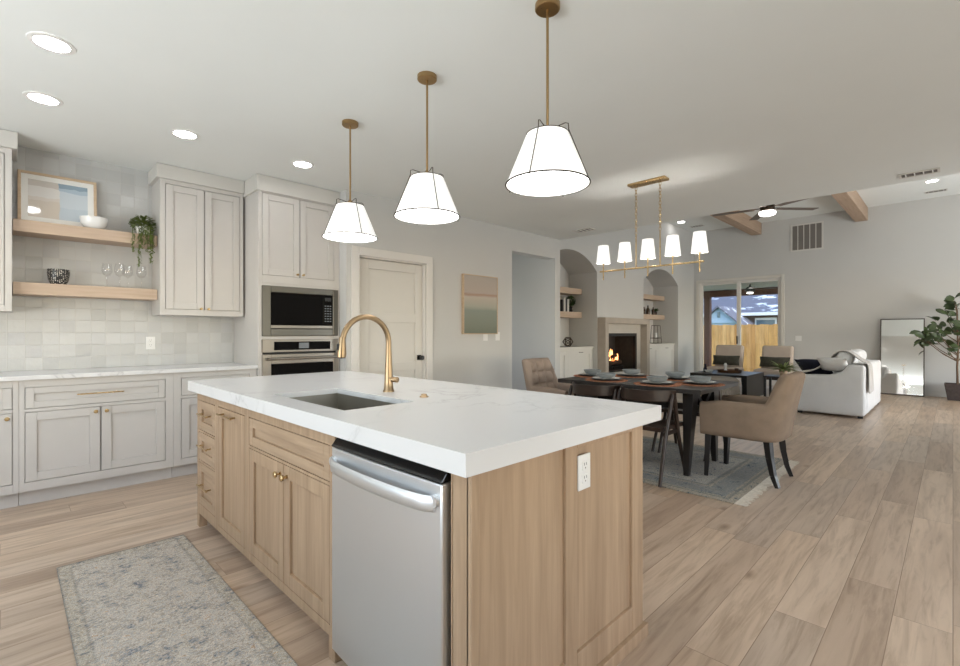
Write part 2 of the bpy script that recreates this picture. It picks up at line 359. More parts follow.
def mat_dots():
    m, n, l, b = nt('dotted_glaze')
    v = coords(n, l); vo = N(n, 'ShaderNodeTexVoronoi'); vo.inputs['Scale'].default_value = 84; vo.inputs['Randomness'].default_value = 0.45; l.new(v, vo.inputs['Vector'])
    l.new(ramp(n, l, vo.outputs['Distance'], [(0.28, rgb(206, 200, 190)), (0.36, rgb(36, 34, 34))]), b.inputs['Base Color']); b.inputs['Roughness'].default_value = 0.35
    MATS['dotted_glaze'] = m
mat_dots()
def M(k): return MATS[k]

# ------------------------------------------------------------------ mesh helpers
class MB:
    def __init__(self): self.v = []; self.f = []
    def add(self, vs, fs):
        o = len(self.v); self.v += [tuple(p) for p in vs]; self.f += [tuple(i + o for i in f) for f in fs]; return self
    def box(self, x0, x1, y0, y1, z0, z1):
        vs = [(x, y, z) for x in (x0, x1) for y in (y0, y1) for z in (z0, z1)]
        return self.add(vs, [(0, 1, 3, 2), (4, 6, 7, 5), (0, 4, 5, 1), (2, 3, 7, 6), (0, 2, 6, 4), (1, 5, 7, 3)])
    def obox(self, c, s, R):
        R = R.to_3x3() if not isinstance(R, Matrix) or len(R) == 4 else R
        c = Vector(c); vs = [c + R @ Vector((a * s[0] / 2, b * s[1] / 2, d * s[2] / 2)) for a in (-1, 1) for b in (-1, 1) for d in (-1, 1)]
        return self.add(vs, [(0, 1, 3, 2), (4, 6, 7, 5), (0, 4, 5, 1), (2, 3, 7, 6), (0, 2, 6, 4), (1, 5, 7, 3)])
    def bar(self, p0, p1, w0, w1=None, up=(0, 0, 1)):
        """square bar from p0 to p1; w = (wide, deep) at either end"""
        p0, p1 = Vector(p0), Vector(p1); w1 = w1 or w0
        d = (p1 - p0).normalized(); u = Vector(up)
        s = d.cross(u)
        if s.length < 1e-4: s = d.cross(Vector((1, 0, 0)))
        s.normalize(); t = s.cross(d).normalized()
        vs = []
        for p, w in ((p0, w0), (p1, w1)):
            for a, b in ((-1, -1), (1, -1), (1, 1), (-1, 1)): vs.append(p + s * a * w[0] / 2 + t * b * w[1] / 2)
        return self.add(vs, [(0, 1, 2, 3), (4, 7, 6, 5), (0, 4, 5, 1), (1, 5, 6, 2), (2, 6, 7, 3), (3, 7, 4, 0)])
    def loft(self, rings, cap=True, closed=True):
        k = len(rings[0]); vs = [p for r in rings for p in r]; fs = []
        for i in range(len(rings) - 1):
            for j in range(k if closed else k - 1):
                a = i * k + j; b = i * k + (j + 1) % k; fs.append((a, b, b + k, a + k))
        if cap and closed: fs += [tuple(range(k))[::-1], tuple(range((len(rings) - 1) * k, len(rings) * k))]
        return self.add(vs, fs)
    def tube(self, pts, r, n=10, sq=False):
        pts = [Vector(p) for p in pts]; rs = r if isinstance(r, (list, tuple)) else [r] * len(pts)
        rings = []; prev = None
        for i, p in enumerate(pts):
            d = (pts[min(i + 1, len(pts) - 1)] - pts[max(i - 1, 0)]).normalized()
            if prev is None:
                s = d.cross(Vector((0, 0, 1)))
                if s.length < 1e-3: s = d.cross(Vector((0, 1, 0)))
            else: s = prev - d * prev.dot(d)
            s.normalize(); prev = s; t = d.cross(s)
            rings.append([p + (s * math.cos(a) + t * math.sin(a)) * rs[i] for a in [2 * PI * (k + 0.5) / n for k in range(n)]])
        return self.loft(rings)
    def cyl(self, p0, p1, r0, r1=None, n=20): return self.tube([p0, p1], [r0, r0 if r1 is None else r1], n)
    def lathe(self, prof, c=(0, 0, 0), n=32, cap=False):
        rings = [[(c[0] + r * math.cos(2 * PI * k / n), c[1] + r * math.sin(2 * PI * k / n), c[2] + z) for k in range(n)] for r, z in prof]
        return self.loft(rings, cap=cap)
    def prism(self, poly, axis, a, b):
        def P(q, h): return {'x': (h, q[0], q[1]), 'y': (q[0], h, q[1]), 'z': (q[0], q[1], h)}[axis]
        k = len(poly); vs = [P(q, a) for q in poly] + [P(q, b) for q in poly]
        return self.add(vs, [tuple(range(k))[::-1], tuple(range(k, 2 * k))] + [(i, (i + 1) % k, (i + 1) % k + k, i + k) for i in range(k)])
    def sphere(self, c, r, n=12, m=8, s=(1, 1, 1)):
        pr = [(max(1e-4, math.sin(PI * i / m)), -math.cos(PI * i / m)) for i in range(m + 1)]
        return self.loft([[(c[0] + s[0] * r * q * math.cos(2 * PI * k / n), c[1] + s[1] * r * q * math.sin(2 * PI * k / n), c[2] + s[2] * r * z) for k in range(n)] for q, z in pr])
    def B(self, ax, a0, a1, d0, d1, z0, z1):
        return self.box(a0, a1, d0, d1, z0, z1) if ax == 'y' else self.box(d0, d1, a0, a1, z0, z1)
    def leaf(self, base, d, length, width, up=(0, 0, 1), fold=0.15, droop=0.15):
        base = Vector(base); d = Vector(d).normalized(); s = d.cross(Vector(up))
        if s.length < 1e-3: s = d.cross(Vector((1, 0, 0)))
        s.normalize(); t = s.cross(d)
        prof = [(0.0, 0.05), (0.22, 0.62), (0.5, 1.0), (0.78, 0.8), (1.0, 0.06)]
        vs = []
        for u, w in prof:
            c = base + d * length * u - t * droop * length * u * u
            vs += [c - s * width / 2 * w + t * fold * width * w, c, c + s * width / 2 * w + t * fold * width * w]
        fs = []
        for i in range(4):
            a = 3 * i; fs += [(a, a + 1, a + 4, a + 3), (a + 1, a + 2, a + 5, a + 4)]
        return self.add(vs, fs)
    def pillow(self, w, h, t, n=10, T=None):
        rows = {}
        T = T or Matrix()
        for sgn in (1, -1):
            g = []
            for i in range(n + 1):
                for j in range(n + 1):
                    u, v = 2 * i / n - 1, 2 * j / n - 1
                    puff = ((1 - u ** 2) * (1 - v ** 2)) ** 0.45 if abs(u) < 1 and abs(v) < 1 else 0
                    k = 1 - 0.06 * (1 - abs(u)) * v * v - 0.06 * (1 - abs(v)) * u * u
                    g.append(T @ Vector((u * w / 2 * k, sgn * t / 2 * puff, v * h / 2 * k)))
            fs = [(i * (n + 1) + j, (i + 1) * (n + 1) + j, (i + 1) * (n + 1) + j + 1, i * (n + 1) + j + 1) for i in range(n) for j in range(n)]
            self.add(g, fs)
        return self
    def floor_at(self, z):
        self.v = [(p[0], p[1], max(p[2], z)) for p in self.v]; return self
    def build(self, name, mat, parent=None, smooth=35, bev=0.0, seg=2, sub=0, weld=False, world=True):
        off = Vector((0, 0, 0))
        if parent is not None and world:
            r = parent
            while r.parent is not None: r = r.parent
            off = r.location
        me = bpy.data.meshes.new(name); me.from_pydata([tuple(Vector(p) - off) for p in self.v], [], self.f)
        bm = bmesh.new(); bm.from_mesh(me)
        if weld: bmesh.ops.remove_doubles(bm, verts=bm.verts, dist=1e-5)
        bmesh.ops.recalc_face_normals(bm, faces=bm.faces); bm.to_mesh(me); bm.free()
        o = bpy.data.objects.new(name, me); COL.objects.link(o)
        if parent is not None: o.parent = parent
        me.materials.append(M(mat) if isinstance(mat, str) else mat)
        if smooth:
            for p in me.polygons: p.use_smooth = True
            me.set_sharp_from_angle(angle=math.radians(smooth))
        if bev > 0:
            b = o.modifiers.new('bevel', 'BEVEL'); b.width = bev; b.segments = seg; b.limit_method = 'ANGLE'; b.angle_limit = math.radians(40)
        if sub:
            s = o.modifiers.new('sub', 'SUBSURF'); s.levels = sub; s.render_levels = sub
        return o

def tag(o, label, cat, group=None):
    o['label'] = label; o['category'] = cat
    if group: o['group'] = group
    return o
def thing(name, label, cat, loc=(0, 0, 0), group=None):
    o = bpy.data.objects.new(name, None); COL.objects.link(o); o.location = loc; o.empty_display_size = 0.1
    return tag(o, label, cat, group)
def one(name, mb, mat, label, cat, loc, group=None, **kw):
    """a thing that is one mesh: its origin sits at loc"""
    mb.v = [tuple(Vector(p) - Vector(loc)) for p in mb.v]
    o = mb.build(name, mat, None, **kw); o.location = loc
    return tag(o, label, cat, group)
def struct(name, mb, mat, parent=None, **kw):
    o = mb.build(name, mat, parent, **kw)
    if parent is None: o['kind'] = 'structure'
    return o
def dup(root, loc, rotz=None, label=None, group=None):
    r = root.copy(); COL.objects.link(r); r.location = loc
    if rotz is not None: r.rotation_euler = (0, 0, rotz)
    if label: r['label'] = label
    if group: r['group'] = group
    for ch in list(root.children):
        c = ch.copy(); COL.objects.link(c); c.parent = r
        for g in list(ch.children):
            d = g.copy(); COL.objects.link(d); d.parent = c
    return r
def frame_cells(mb, ax, d0, d1, a0, a1, z0, z1, holes):
    A = sorted({a0, a1, *[h[0] for h in holes], *[h[1] for h in holes]}); Z = sorted({z0, z1, *[h[2] for h in holes], *[h[3] for h in holes]})
    for i in range(len(A) - 1):
        run = None
        for j in range(len(Z)):
            solid = False
            if j < len(Z) - 1:
                ca, cz = (A[i] + A[i + 1]) / 2, (Z[j] + Z[j + 1]) / 2
                solid = not any(h[0] < ca < h[1] and h[2] < cz < h[3] for h in holes)
            if solid and run is None: run = Z[j]
            if not solid and run is not None:
                mb.B(ax, A[i], A[i + 1], d0, d1, run, Z[j]); run = None
    return mb
def shaker(mb, ax, face, a0, a1, z0, z1, w=0.055, t=0.02, rec=0.012):
    mb.B(ax, a0, a0 + w, face, face + t, z0, z1); mb.B(ax, a1 - w, a1, face, face + t, z0, z1)
    mb.B(ax, a0 + w, a1 - w, face, face + t, z1 - w, z1); mb.B(ax, a0 + w, a1 - w, face, face + t, z0, z0 + w)
    mb.B(ax, a0 + w, a1 - w, face + rec, face + t, z0 + w, z1 - w)
    return mb
def knob(ax, face, a, z, parent, mat='gold_bright', r=0.014):
    def P(d): return (a, face - d, z) if ax == 'y' else (face - d, a, z)
    mb = MB(); mb.tube([P(-0.001), P(0.004), P(0.006), P(0.016), P(0.018), P(0.026), P(0.030)], [0.009, 0.009, 0.005, 0.005, r * 0.8, r, r * 0.7], 14)
    return mb.build('knob', mat, parent)
def pull(ax, face, a0, a1, z, parent, mat='gold_bright', r=0.005, out=0.03):
    def P(a, d): return (a, face - d, z) if ax == 'y' else (face - d, a, z)
    mb = MB(); mb.tube([P(a0, out), P(a1, out)], r, 10)
    w = abs(a1 - a0); k = 0.12 * w
    mb.tube([P(a0 + k, 0), P(a0 + k, out)], r * 0.9, 8); mb.tube([P(a1 - k, 0), P(a1 - k, out)], r * 0.9, 8)
    return mb.build('pull_handle', mat, parent)

# ------------------------------------------------------------------ the building
XB, XF, YR = -2.6, 12.6, -3.4           # wall behind the camera, far wall, right wall
H1, H2, XE = 2.70, 3.82, 6.234          # kitchen ceiling, living room ceiling, edge between them
struct('floor', MB().box(XB - .1, XF + .1, YR - .1, 6.4, -0.1, 0), 'oak_floor', smooth=0)
struct('ceiling', MB().box(XB - .1, XE, YR - .1, 6.4, H1, H1 + .1), 'ceiling_paint', smooth=0)
struct('ceiling_raised', MB().box(XE - .1, XF + .15, YR - .1, 5.6, H2, H2 + .1), 'ceiling_paint', smooth=0)
struct('wall_step', MB().box(XE - .1, XE, YR - .1, 5.5, H1 + .1, H2), 'ceiling_paint', smooth=0)
struct('wall_kitchen', MB().box(XB - .1, 2.476, 5.242, 5.36, 0, H1), 'wall_paint', smooth=0)
struct('wall_tile', MB().box(-1.2, 1.652, 5.23, 5.2415, 0.9, H1), 'zellige_tile', smooth=0)
m = frame_cells(MB(), 'y', 4.43, 4.60, 2.476, XE, 0, H1, [(2.62, 3.52, 0, 2.04), (5.073, 6.1, 0, 2.39)])
m.box(2.476, 2.60, 4.60, 5.36, 0, H1); m.box(6.1, XE, 4.60, 4.75, 0, H1)
struct('wall_pantry', m, 'wall_paint', smooth=0)
m = MB(); m.box(6.1, 6.2, 4.75, 6.3, 0, H1); m.box(3.8, 3.9, 4.60, 6.3, 0, H1)
frame_cells(m, 'y', 6.3, 6.4, 3.8, 6.2, 0, H1, [(3.95, 5.05, 0.85, 2.15)])
struct('wall_hallway', m, 'wall_paint', smooth=0)
# fireplace wall with two arched niches
NL, NR, FB = (6.2, 7.873), (9.77, 11.59), (8.15, 9.39, 0.45, 1.215)
Y0, Y1, ZS, ZA = 4.75, 5.38, 2.37, 2.69
m = MB()
m.box(NL[1], FB[0], Y0, Y1, 0, H2); m.box(FB[1], NR[0], Y0, Y1, 0, H2)
m.box(FB[0], FB[1], Y0, Y1, FB[3], H2); m.box(FB[0], FB[1], Y0, Y1, 0, FB[2])
m.box(NR[1], XF + .12, Y0, Y1, 0, H2); m.box(6.1, XF + .12, Y1, 5.5, 0, H2); m.box(6.1, 6.2, Y0, 4.76, H1, H2)
for a, b in (NL, NR):
    h = (b - a) / 2; rise = ZA - ZS; Rr = (h * h + rise * rise) / (2 * rise); c = (a + b) / 2; n_ = 32
    arc = []
    for i in range(n_ + 1):
        x = a + (b - a) * i / n_; arc.append((x, ZA - Rr + math.sqrt(max(0, Rr * Rr - (x - c) ** 2))))
    poly = arc + [(b, H2), (a, H2)]
    k = len(arc)
    for i in range(n_):
        (xa, za), (xb, zb) = arc[i], arc[i + 1]
        m.add([(xa, Y0, za), (xb, Y0, zb), (xb, Y0, H2), (xa, Y0, H2), (xa, Y1, za), (xb, Y1, zb)], [(0, 1, 2, 3), (0, 4, 5, 1)])
struct('wall_fireplace', m, 'wall_paint', smooth=0)
m = frame_cells(MB(), 'x', XF, XF + .14, YR - .1, 5.5, 0, H2, [(2.80, 4.62, 0, 2.50)])
struct('wall_far', m, 'wall_paint', smooth=0)
m = frame_cells(MB(), 'y', YR - .12, YR, XB - .1, XF + .14, 0, H2, [(-0.3, 4.3, 0.65, 2.35), (7.5, 11.1, 0.5, 2.45)])
struct('wall_right', m, 'bounce_cut_paint', smooth=0)
m = frame_cells(MB(), 'x', XB - .12, XB, YR - .1, 5.36, 0, H1, [(-0.85, 3.75, 0.8, 2.3)])
struct('wall_behind', m, 'wall_paint', smooth=0)
def added_window(name, ax, a0, a1, d0, d1, z0, z1, nm):  # unseen windows, put in so the added fill lamps shine through
    m = MB(); w = 0.06
    frame_cells(m, ax, d0, d1, a0, a1, z0, z1, [(a0 + w + (a1 - a0 - w) * i / nm, a0 + (a1 - a0 - w) * (i + 1) / nm, z0 + w, z1 - w) for i in range(nm)])
    struct(name, m, 'trim_paint', smooth=0)
added_window('added_window_1', 'x', -0.85, 3.75, XB - .09, XB - .04, 0.8, 2.3, 4)
added_window('added_window_2', 'y', -0.3, 4.3, YR - .09, YR - .04, 0.65, 2.35, 4)
added_window('added_window_3', 'y', 7.5, 11.1, YR - .09, YR - .04, 0.5, 2.45, 3)
added_window('added_window_4', 'y', 3.95, 5.05, 6.32, 6.37, 0.85, 2.15, 1)
m = MB().box(XF - .014, XF, YR, 2.70, 0, 0.10).box(XF - .014, XF, 4.72, Y0, 0, 0.10)
struct('baseboard_far', m, 'wall_paint', smooth=0, bev=.004)
m = MB().box(3.61, 5.073, 4.416, 4.43, 0, 0.10)
struct('baseboard_pantry', m, 'trim_paint', smooth=0, bev=.004)

# pantry door
m = MB()
for a, b in ((2.53, 2.62), (3.52, 3.61)): m.box(a, b, 4.408, 4.43, 0, 2.13)
m.box(2.62, 3.52, 4.408, 4.43, 2.04, 2.13)
m.box(2.62, 2.635, 4.43, 4.60, 0, 2.04); m.box(3.505, 3.52, 4.43, 4.60, 0, 2.04); m.box(2.635, 3.505, 4.43, 4.60, 2.025, 2.04)
struct('trim_1', m, 'trim_paint', smooth=0, bev=.004)
m = frame_cells(MB(), 'y', 4.475, 4.51, 2.638, 3.502, 0.008, 2.022, [(2.77, 3.40, 1.44, 1.92), (2.77, 3.40, 0.885, 1.34), (2.77, 3.40, 0.18, 0.79)])
m.box(2.77, 3.40, 4.491, 4.50, 0.18, 1.92)
dr = struct('door_1', m, 'door_paint', smooth=0, bev=.003)
m = MB().cyl((3.452, 4.476, 0.93), (3.452, 4.468, 0.93), 0.03); m.box(3.425, 3.479, 4.468, 4.476, 0.90, 0.96)
m.tube([(3.452, 4.47, 0.93), (3.452, 4.44, 0.93), (3.452, 4.43, 0.93), (3.452, 4.405, 0.93), (3.452, 4.398, 0.93)], [0.011, 0.011, 0.026, 0.028, 0.018], 16)
m.build('door_knob', 'black_satin', dr)
# patio sliding door in the far wall
m = frame_cells(MB(), 'x', XF - .016, XF, 2.73, 4.69, 0, 2.57, [(2.80, 4.62, 0, 2.50)])
struct('trim_2', m, 'door_paint', smooth=0, bev=.004)
m = frame_cells(MB(), 'x', XF + .02, XF + .12, 2.80, 4.62, 0, 2.50, [(2.83, 4.59, 0.03, 2.475)])
frame_cells(m, 'x', XF + .03, XF + .07, 2.83, 3.745, 0.03, 2.475, [(2.87, 3.665, 0.12, 2.435)])
frame_cells(m, 'x', XF + .07, XF + .11, 3.665, 4.59, 0.03, 2.475, [(3.745, 4.55, 0.12, 2.435)])
sd = struct('door_2', m, 'trim_paint', smooth=0, bev=.003)
MB().box(XF + .048, XF + .052, 2.87, 3.665, 0.12, 2.435).build('pane', 'pane_glass', sd, smooth=0)
MB().box(XF + .088, XF + .092, 3.745, 4.55, 0.12, 2.435).build('pane', 'pane_glass', sd, smooth=0)
MB().box(XF - .005, XF + .03, 3.72, 3.745, 0.95, 1.15).build('door_handle', 'black_satin', sd, bev=.004)

# ceiling beams of the living room
for k, (y, lab) in enumerate([(3.30, 'boxed oak ceiling beam left of the ceiling fan'), (1.35, 'boxed oak ceiling beam right of the ceiling fan')]):
    t = thing('ceiling_beam', lab, 'beam', (XE + .01, y, 3.55), 'oak ceiling beams')
    MB().box(XE + .01, 10.40, y - .105, y + .105, 3.55, 3.818).build('beam_board', 'beam_oak', t, bev=.004)
    MB().box(10.405, 12.595, y - .105, y + .105, 3.55, 3.818).build('beam_board', 'beam_oak', t, bev=.004)

# ------------------------------------------------------------------ outside
struct('ground', MB().box(-40, 60, -40, 40, -0.5, -0.36), 'grass', smooth=0)
tag(struct('patio_slab', MB().box(12.78, 16.2, -2, 9, -0.36, -0.04), 'patio_concrete', smooth=0), 'pale concrete patio slab outside the sliding door', 'patio')
struct('ceiling_patio', MB().box(12.78, 16.0, -2, 9, 2.535, 2.7), 'patio_soffit', smooth=0)
one('patio_post', MB().box(15.5, 15.68, 5.37, 5.54, -0.04, 2.34), 'post_wood', 'reddish brown timber post outside the sliding door', 'post', (15.59, 5.455, -0.04), bev=.006)
one('patio_beam', MB().box(15.48, 15.70, -2, 9, 2.34, 2.53), 'post_wood', 'reddish brown timber beam across the patio edge', 'beam', (15.59, 3.5, 2.34), bev=.006)
t = thing('patio_fan', 'black ceiling fan hanging under the patio ceiling', 'ceiling fan', (14.2, 3.88, 2.535))
MB().cyl((14.2, 3.88, 2.535), (14.2, 3.88, 2.46), 0.02).build('rod', 'black_satin', t)
MB().lathe([(0.02, 0.02), (0.07, 0), (0.12, -0.06), (0.12, -0.12), (0.05, -0.15)], (14.2, 3.88, 2.46), 20, True).build('motor', 'black_satin', t)
MB().lathe([(0.02, 0), (0.075, 0), (0.075, -0.02), (0.02, -0.03)], (14.2, 3.88, 2.31), 20, True).build('light', 'fan_glow', t)
for k in range(4):
    a = 0.35 + k * PI / 2; c, s = math.cos(a), math.sin(a)
    MB().bar((14.2 + .1 * c, 3.88 + .1 * s, 2.40), (14.2 + .62 * c, 3.88 + .62 * s, 2.41), (0.11, 0.008)).build('blade', 'black_satin', t)
m = MB(); y = -4.0; k = 0
while y < 14:
    m.box(20, 20.02, y + .003, y + .142, -0.36, 1.54 + 0.012 * ((k * 7) % 3 - 1)); y += .145; k += 1
one('board_fence', m, 'cedar_fence', 'golden cedar board fence beyond the patio', 'fence', (20, 5, -0.36), smooth=0)
t = thing('neighbour_house', 'grey roofed neighbouring house seen over the board fence', 'house', (28, 9, -0.4))
MB().box(28, 36, -4, 24, -0.4, 2.35).build('wall', 'house_brick', t, smooth=0)
MB().prism([(27.5, 2.25), (33, 5.2), (38.5, 2.25)], 'y', -5, 25).build('roof', 'shingle_roof', t, smooth=0)
MB().box(27.4, 27.52, -5, 25, 2.13, 2.29).build('fascia', 'house_trim', t, smooth=0)
MB().prism([(7.55, 1.72), (9.29, 1.72), (8.42, 2.50)], 'x', 25.6, 29.5).build('gable', 'house_paint', t, smooth=0)
MB().box(25.7, 28.0, 7.62, 9.22, -0.4, 1.72).build('porch_wall', 'house_paint', t, smooth=0)
m = MB()
for a, b in (((7.40, 1.62), (8.42, 2.52)), ((8.42, 2.52), (9.44, 1.62))): m.prism([a, b, (b[0], b[1] + .09), (a[0], a[1] + .09)], 'x', 25.4, 29.6)
m.build('gable_roof', 'shingle_roof', t, smooth=0)
MB().box(25.55, 25.6, 8.36, 8.48, 2.0, 2.28).build('gable_vent', 'house_glass', t, smooth=0)
for y in (6.9, 5.2):
    w = MB().box(27.93, 27.99, y - .5, y + .5, 0.7, 2.02).build('window_frame', 'house_trim', t, smooth=0)
    MB().box(27.90, 27.93, y - .42, y + .42, 0.8, 1.9).build('window_pane', 'house_glass', w, smooth=0)
MB().box(27.85, 28.0, 6.0, 6.15, -0.4, 2.13).build('porch_column', 'house_trim', t, smooth=0)

# ------------------------------------------------------------------ wall run of kitchen cabinets (fronts at y = 4.60)
FY, WY = 4.60, 5.225
def base_unit(name, label, a0, a1, drawers, doors, knob_at, toe=(0, 0), gap=.004, nopull=False):
    t = thing(name, label, 'cabinet', ((a0 + a1) / 2, FY, 0), 'cream base cabinets along the tiled wall')
    holes = drawers + doors; mb = MB()
    frame_cells(mb, 'y', FY, FY + .021, a0, a1, .105, .888, holes)
    mb.box(a0 + .001, a1 - .001, FY + .021, WY, .105, .888)
    mb.build('body', 'cabinet_paint', t, smooth=0, bev=.0015, seg=1)
    MB().box(a0 + .001, a1 - .001, FY + .06, FY + .08, 0, .105).build('toe_kick', 'cabinet_paint', t, smooth=0)
    for h in drawers:
        d = shaker(MB(), 'y', FY, h[0] + gap, h[1] - gap, h[2] + gap, h[3] - gap, .045).build('drawer', 'cabinet_paint', t, smooth=0, bev=.002)
        c = (h[0] + h[1]) / 2
        if h[1] > -0.5: pull('y', FY + .0015, c - min(.14, (h[1] - h[0]) * .3), c + min(.14, (h[1] - h[0]) * .3), (h[2] + h[3]) / 2 + .005, d)
    for h, kx in zip(doors, knob_at):
        d = shaker(MB(), 'y', FY, h[0] + gap, h[1] - gap, h[2] + gap, h[3] - gap, .06).build('door', 'cabinet_paint', t, smooth=0, bev=.002)
        knob('y', FY + .001, kx, h[3] - .035, d)
    return t
base_unit('base_cabinet', 'cream base cabinet cut off by the left edge of the picture', -0.62, 0.0575, [(-0.58, 0.028, .69, .842)], [(-0.58, -0.277, .168, .665), (-0.275, 0.028, .168, .665)], [-0.31, 0.0])
base_unit('base_cabinet', 'cream base cabinet with one wide drawer over two doors', 0.0585, 0.9805, [(.087, .926, .685, .838)], [(.087, .506, .168, .662), (.507, .926, .168, .662)], [.475, .54])
base_unit('base_cabinet', 'cream base cabinet between the wide drawer and the oven tower', 0.9815, 1.648, [(1.037, 1.587, .69, .842)], [(1.037, 1.311, .16, .668), (1.313, 1.587, .16, .668)], [1.28, 1.345])
tag(one('wall_worktop', MB().box(-0.9, 1.6495, 4.57, 5.228, .8895, .92), 'quartz', 'thin white quartz worktop along the tiled wall', 'worktop', (0.4, 4.9, .8895), bev=.003, smooth=0), 'thin white quartz worktop along the tiled wall', 'worktop')
# upper cabinets
def crown(mb, a0, a1, y0, y1, z0, z1, left=True, right=True, out=.03):
    mb.box(a0 - (out if left else 0), a1 + (out if right else 0), y0 - out, y1, z0, z1)
    return mb
def upper(label, a0, a1, holes, knobs, cl, cr):
    t = thing('upper_cabinet', label, 'cabinet', ((a0 + a1) / 2, 4.90, 1.38), 'cream upper cabinets on the tiled wall')
    mb = frame_cells(MB(), 'y', 4.90, 4.921, a0, a1, 1.38, 2.575, holes); mb.box(a0, a1, 4.921, 5.228, 1.38, 2.575)
    mb.build('body', 'cabinet_paint', t, smooth=0, bev=.0015, seg=1)
    crown(MB(), a0, a1, 4.90, 5.228, 2.575, 2.697, cl, cr).build('crown', 'crown_paint', t, smooth=0, bev=.004)
    for h, kx in zip(holes, knobs):
        d = shaker(MB(), 'y', 4.90, h[0] + .004, h[1] - .004, h[2] + .004, h[3] - .004, .058).build('door', 'cabinet_paint', t, smooth=0, bev=.002)
        knob('y', 4.90, kx, h[2] + .012, d, r=.011)
upper('tall cream upper cabinet between the shelves and the oven tower', 0.945, 1.631, [(.985, 1.292, 1.43, 2.54), (1.293, 1.602, 1.43, 2.54)], [1.262, 1.323], True, False)
upper('cream upper cabinet at the left edge of the picture', -0.62, .026, [(-0.58, -0.30, 1.425, 2.535), (-0.298, -.012, 1.425, 2.535)], [-.33, -.27], False, True)
# oven tower
TY = 4.57
t = thing('oven_tower', 'tall cream cabinet housing the microwave and wall oven', 'cabinet', (2.06, TY, 0))
holes = [(1.686, 2.05, 1.765, 2.54), (2.051, 2.416, 1.765, 2.54), (1.69, 2.446, 1.195, 1.662), (1.69, 2.446, .35, 1.155)]
mb = frame_cells(MB(), 'y', TY, TY + .021, 1.652, 2.474, .105, 2.548, holes + [(1.69, 2.446, .125, .34)])
mb.box(1.652, 1.672, TY + .021, 5.228, .105, 2.548); mb.box(2.454, 2.474, TY + .021, 5.228, .105, 2.548)
mb.box(1.672, 2.454, 5.20, 5.228, .105, 2.548); mb.box(1.672, 2.454, TY + .021, 5.20, 1.70, 1.72); mb.box(1.672, 2.454, TY + .021, 5.20, 1.165, 1.185); mb.box(1.672, 2.454, TY + .021, 5.20, .33, .348)
mb.box(1.672, 2.454, TY + .0215, 4.62, 1.72, 2.548)
mb.build('body', 'cabinet_paint', t, smooth=0, bev=.0015, seg=1)
MB().box(1.653, 2.473, TY + .06, TY + .08, 0, .105).build('toe_kick', 'cabinet_paint', t, smooth=0)
crown(MB(), 1.652, 2.474, TY, 5.228, 2.548, 2.697, True, False, .018).build('crown', 'crown_paint', t, smooth=0, bev=.004)
MB().box(1.645, 2.474, TY - .006, TY, 1.695, 1.703).build('ledge', 'cabinet_paint', t, smooth=0)
for h, kx in zip(holes[:2], (2.022, 2.08)):
    d = shaker(MB(), 'y', TY, h[0] + .004, h[1] - .004, h[2] + .004, h[3] - .004, .058).build('door', 'cabinet_paint', t, smooth=0, bev=.002)
    knob('y', TY, kx, h[2] + .028, d, r=.011)
d = shaker(MB(), 'y', TY, 1.693, 2.443, .128, .337, .045).build('drawer', 'cabinet_paint', t, smooth=0, bev=.002)
# microwave
t = thing('microwave', 'built-in stainless microwave with black glass front', 'microwave', (2.068, TY, 1.195))
m = frame_cells(MB(), 'y', TY - .02, TY + .004, 1.682, 2.452, 1.19, 1.668, [(1.762, 2.394, 1.262, 1.606)])
m.build('trim_frame', 'steel_dark', t, smooth=0, bev=.006)
MB().box(1.70, 2.436, TY + .006, 5.0, 1.2, 1.655).build('casing', 'black_satin', t, smooth=0)
MB().box(1.764, 2.288, TY - .012, TY + .004, 1.296, 1.604).build('window_glass', 'black_gloss', t, smooth=0, bev=.002)
cp = MB().box(2.29, 2.392, TY - .012, TY + .004, 1.296, 1.604).build('control_panel', 'black_gloss', t, smooth=0, bev=.002)
m = MB()
for i in range(3):
    for j in range(7): m.box(2.305 + i * .027, 2.322 + i * .027, TY - .014, TY - .0115, 1.335 + j * .026, 1.345 + j * .026)
m.build('keypad', 'display_grey', cp, smooth=0)
MB().box(2.306, 2.376, TY - .0145, TY - .0115, 1.545, 1.582).build('display', 'black_satin', cp, smooth=0)
MB().box(1.764, 2.392, TY - .014, TY + .004, 1.266, 1.294).build('door_strip', 'steel', t, smooth=0, bev=.002)
# wall oven
t = thing('built_in_oven', 'stainless wall oven with bar handle below the microwave', 'oven', (2.068, TY, .35))
MB().box(1.70, 2.436, TY + .006, 5.0, .36, 1.15).build('casing', 'black_satin', t, smooth=0)
cp = MB().box(1.682, 2.452, TY - .02, TY + .004, 1.035, 1.16).build('control_panel', 'steel', t, smooth=0, bev=.004)
ds = MB().box(1.79, 2.36, TY - .024, TY - .019, 1.056, 1.136).build('display_glass', 'black_gloss', cp, smooth=0)
MB().box(2.03, 2.13, TY - .026, TY - .0235, 1.07, 1.125).build('display', 'display_grey', cp, smooth=0)
dd = frame_cells(MB(), 'y', TY - .025, TY + .004, 1.682, 2.452, .36, 1.018, [(1.762, 2.394, .46, .925)]).build('door', 'steel', t, smooth=0, bev=.004)
MB().box(1.762, 2.394, TY - .02, TY + .002, .46, .925).build('window_glass', 'black_gloss', dd, smooth=0)
m = MB().tube([(1.72, TY - .07, .975), (2.414, TY - .07, .975)], .013, 14)
for a in (1.75, 2.384): m.tube([(a, TY - .02, .975), (a, TY - .07, .975)], .009, 10)
m.build('handle', 'steel', dd)

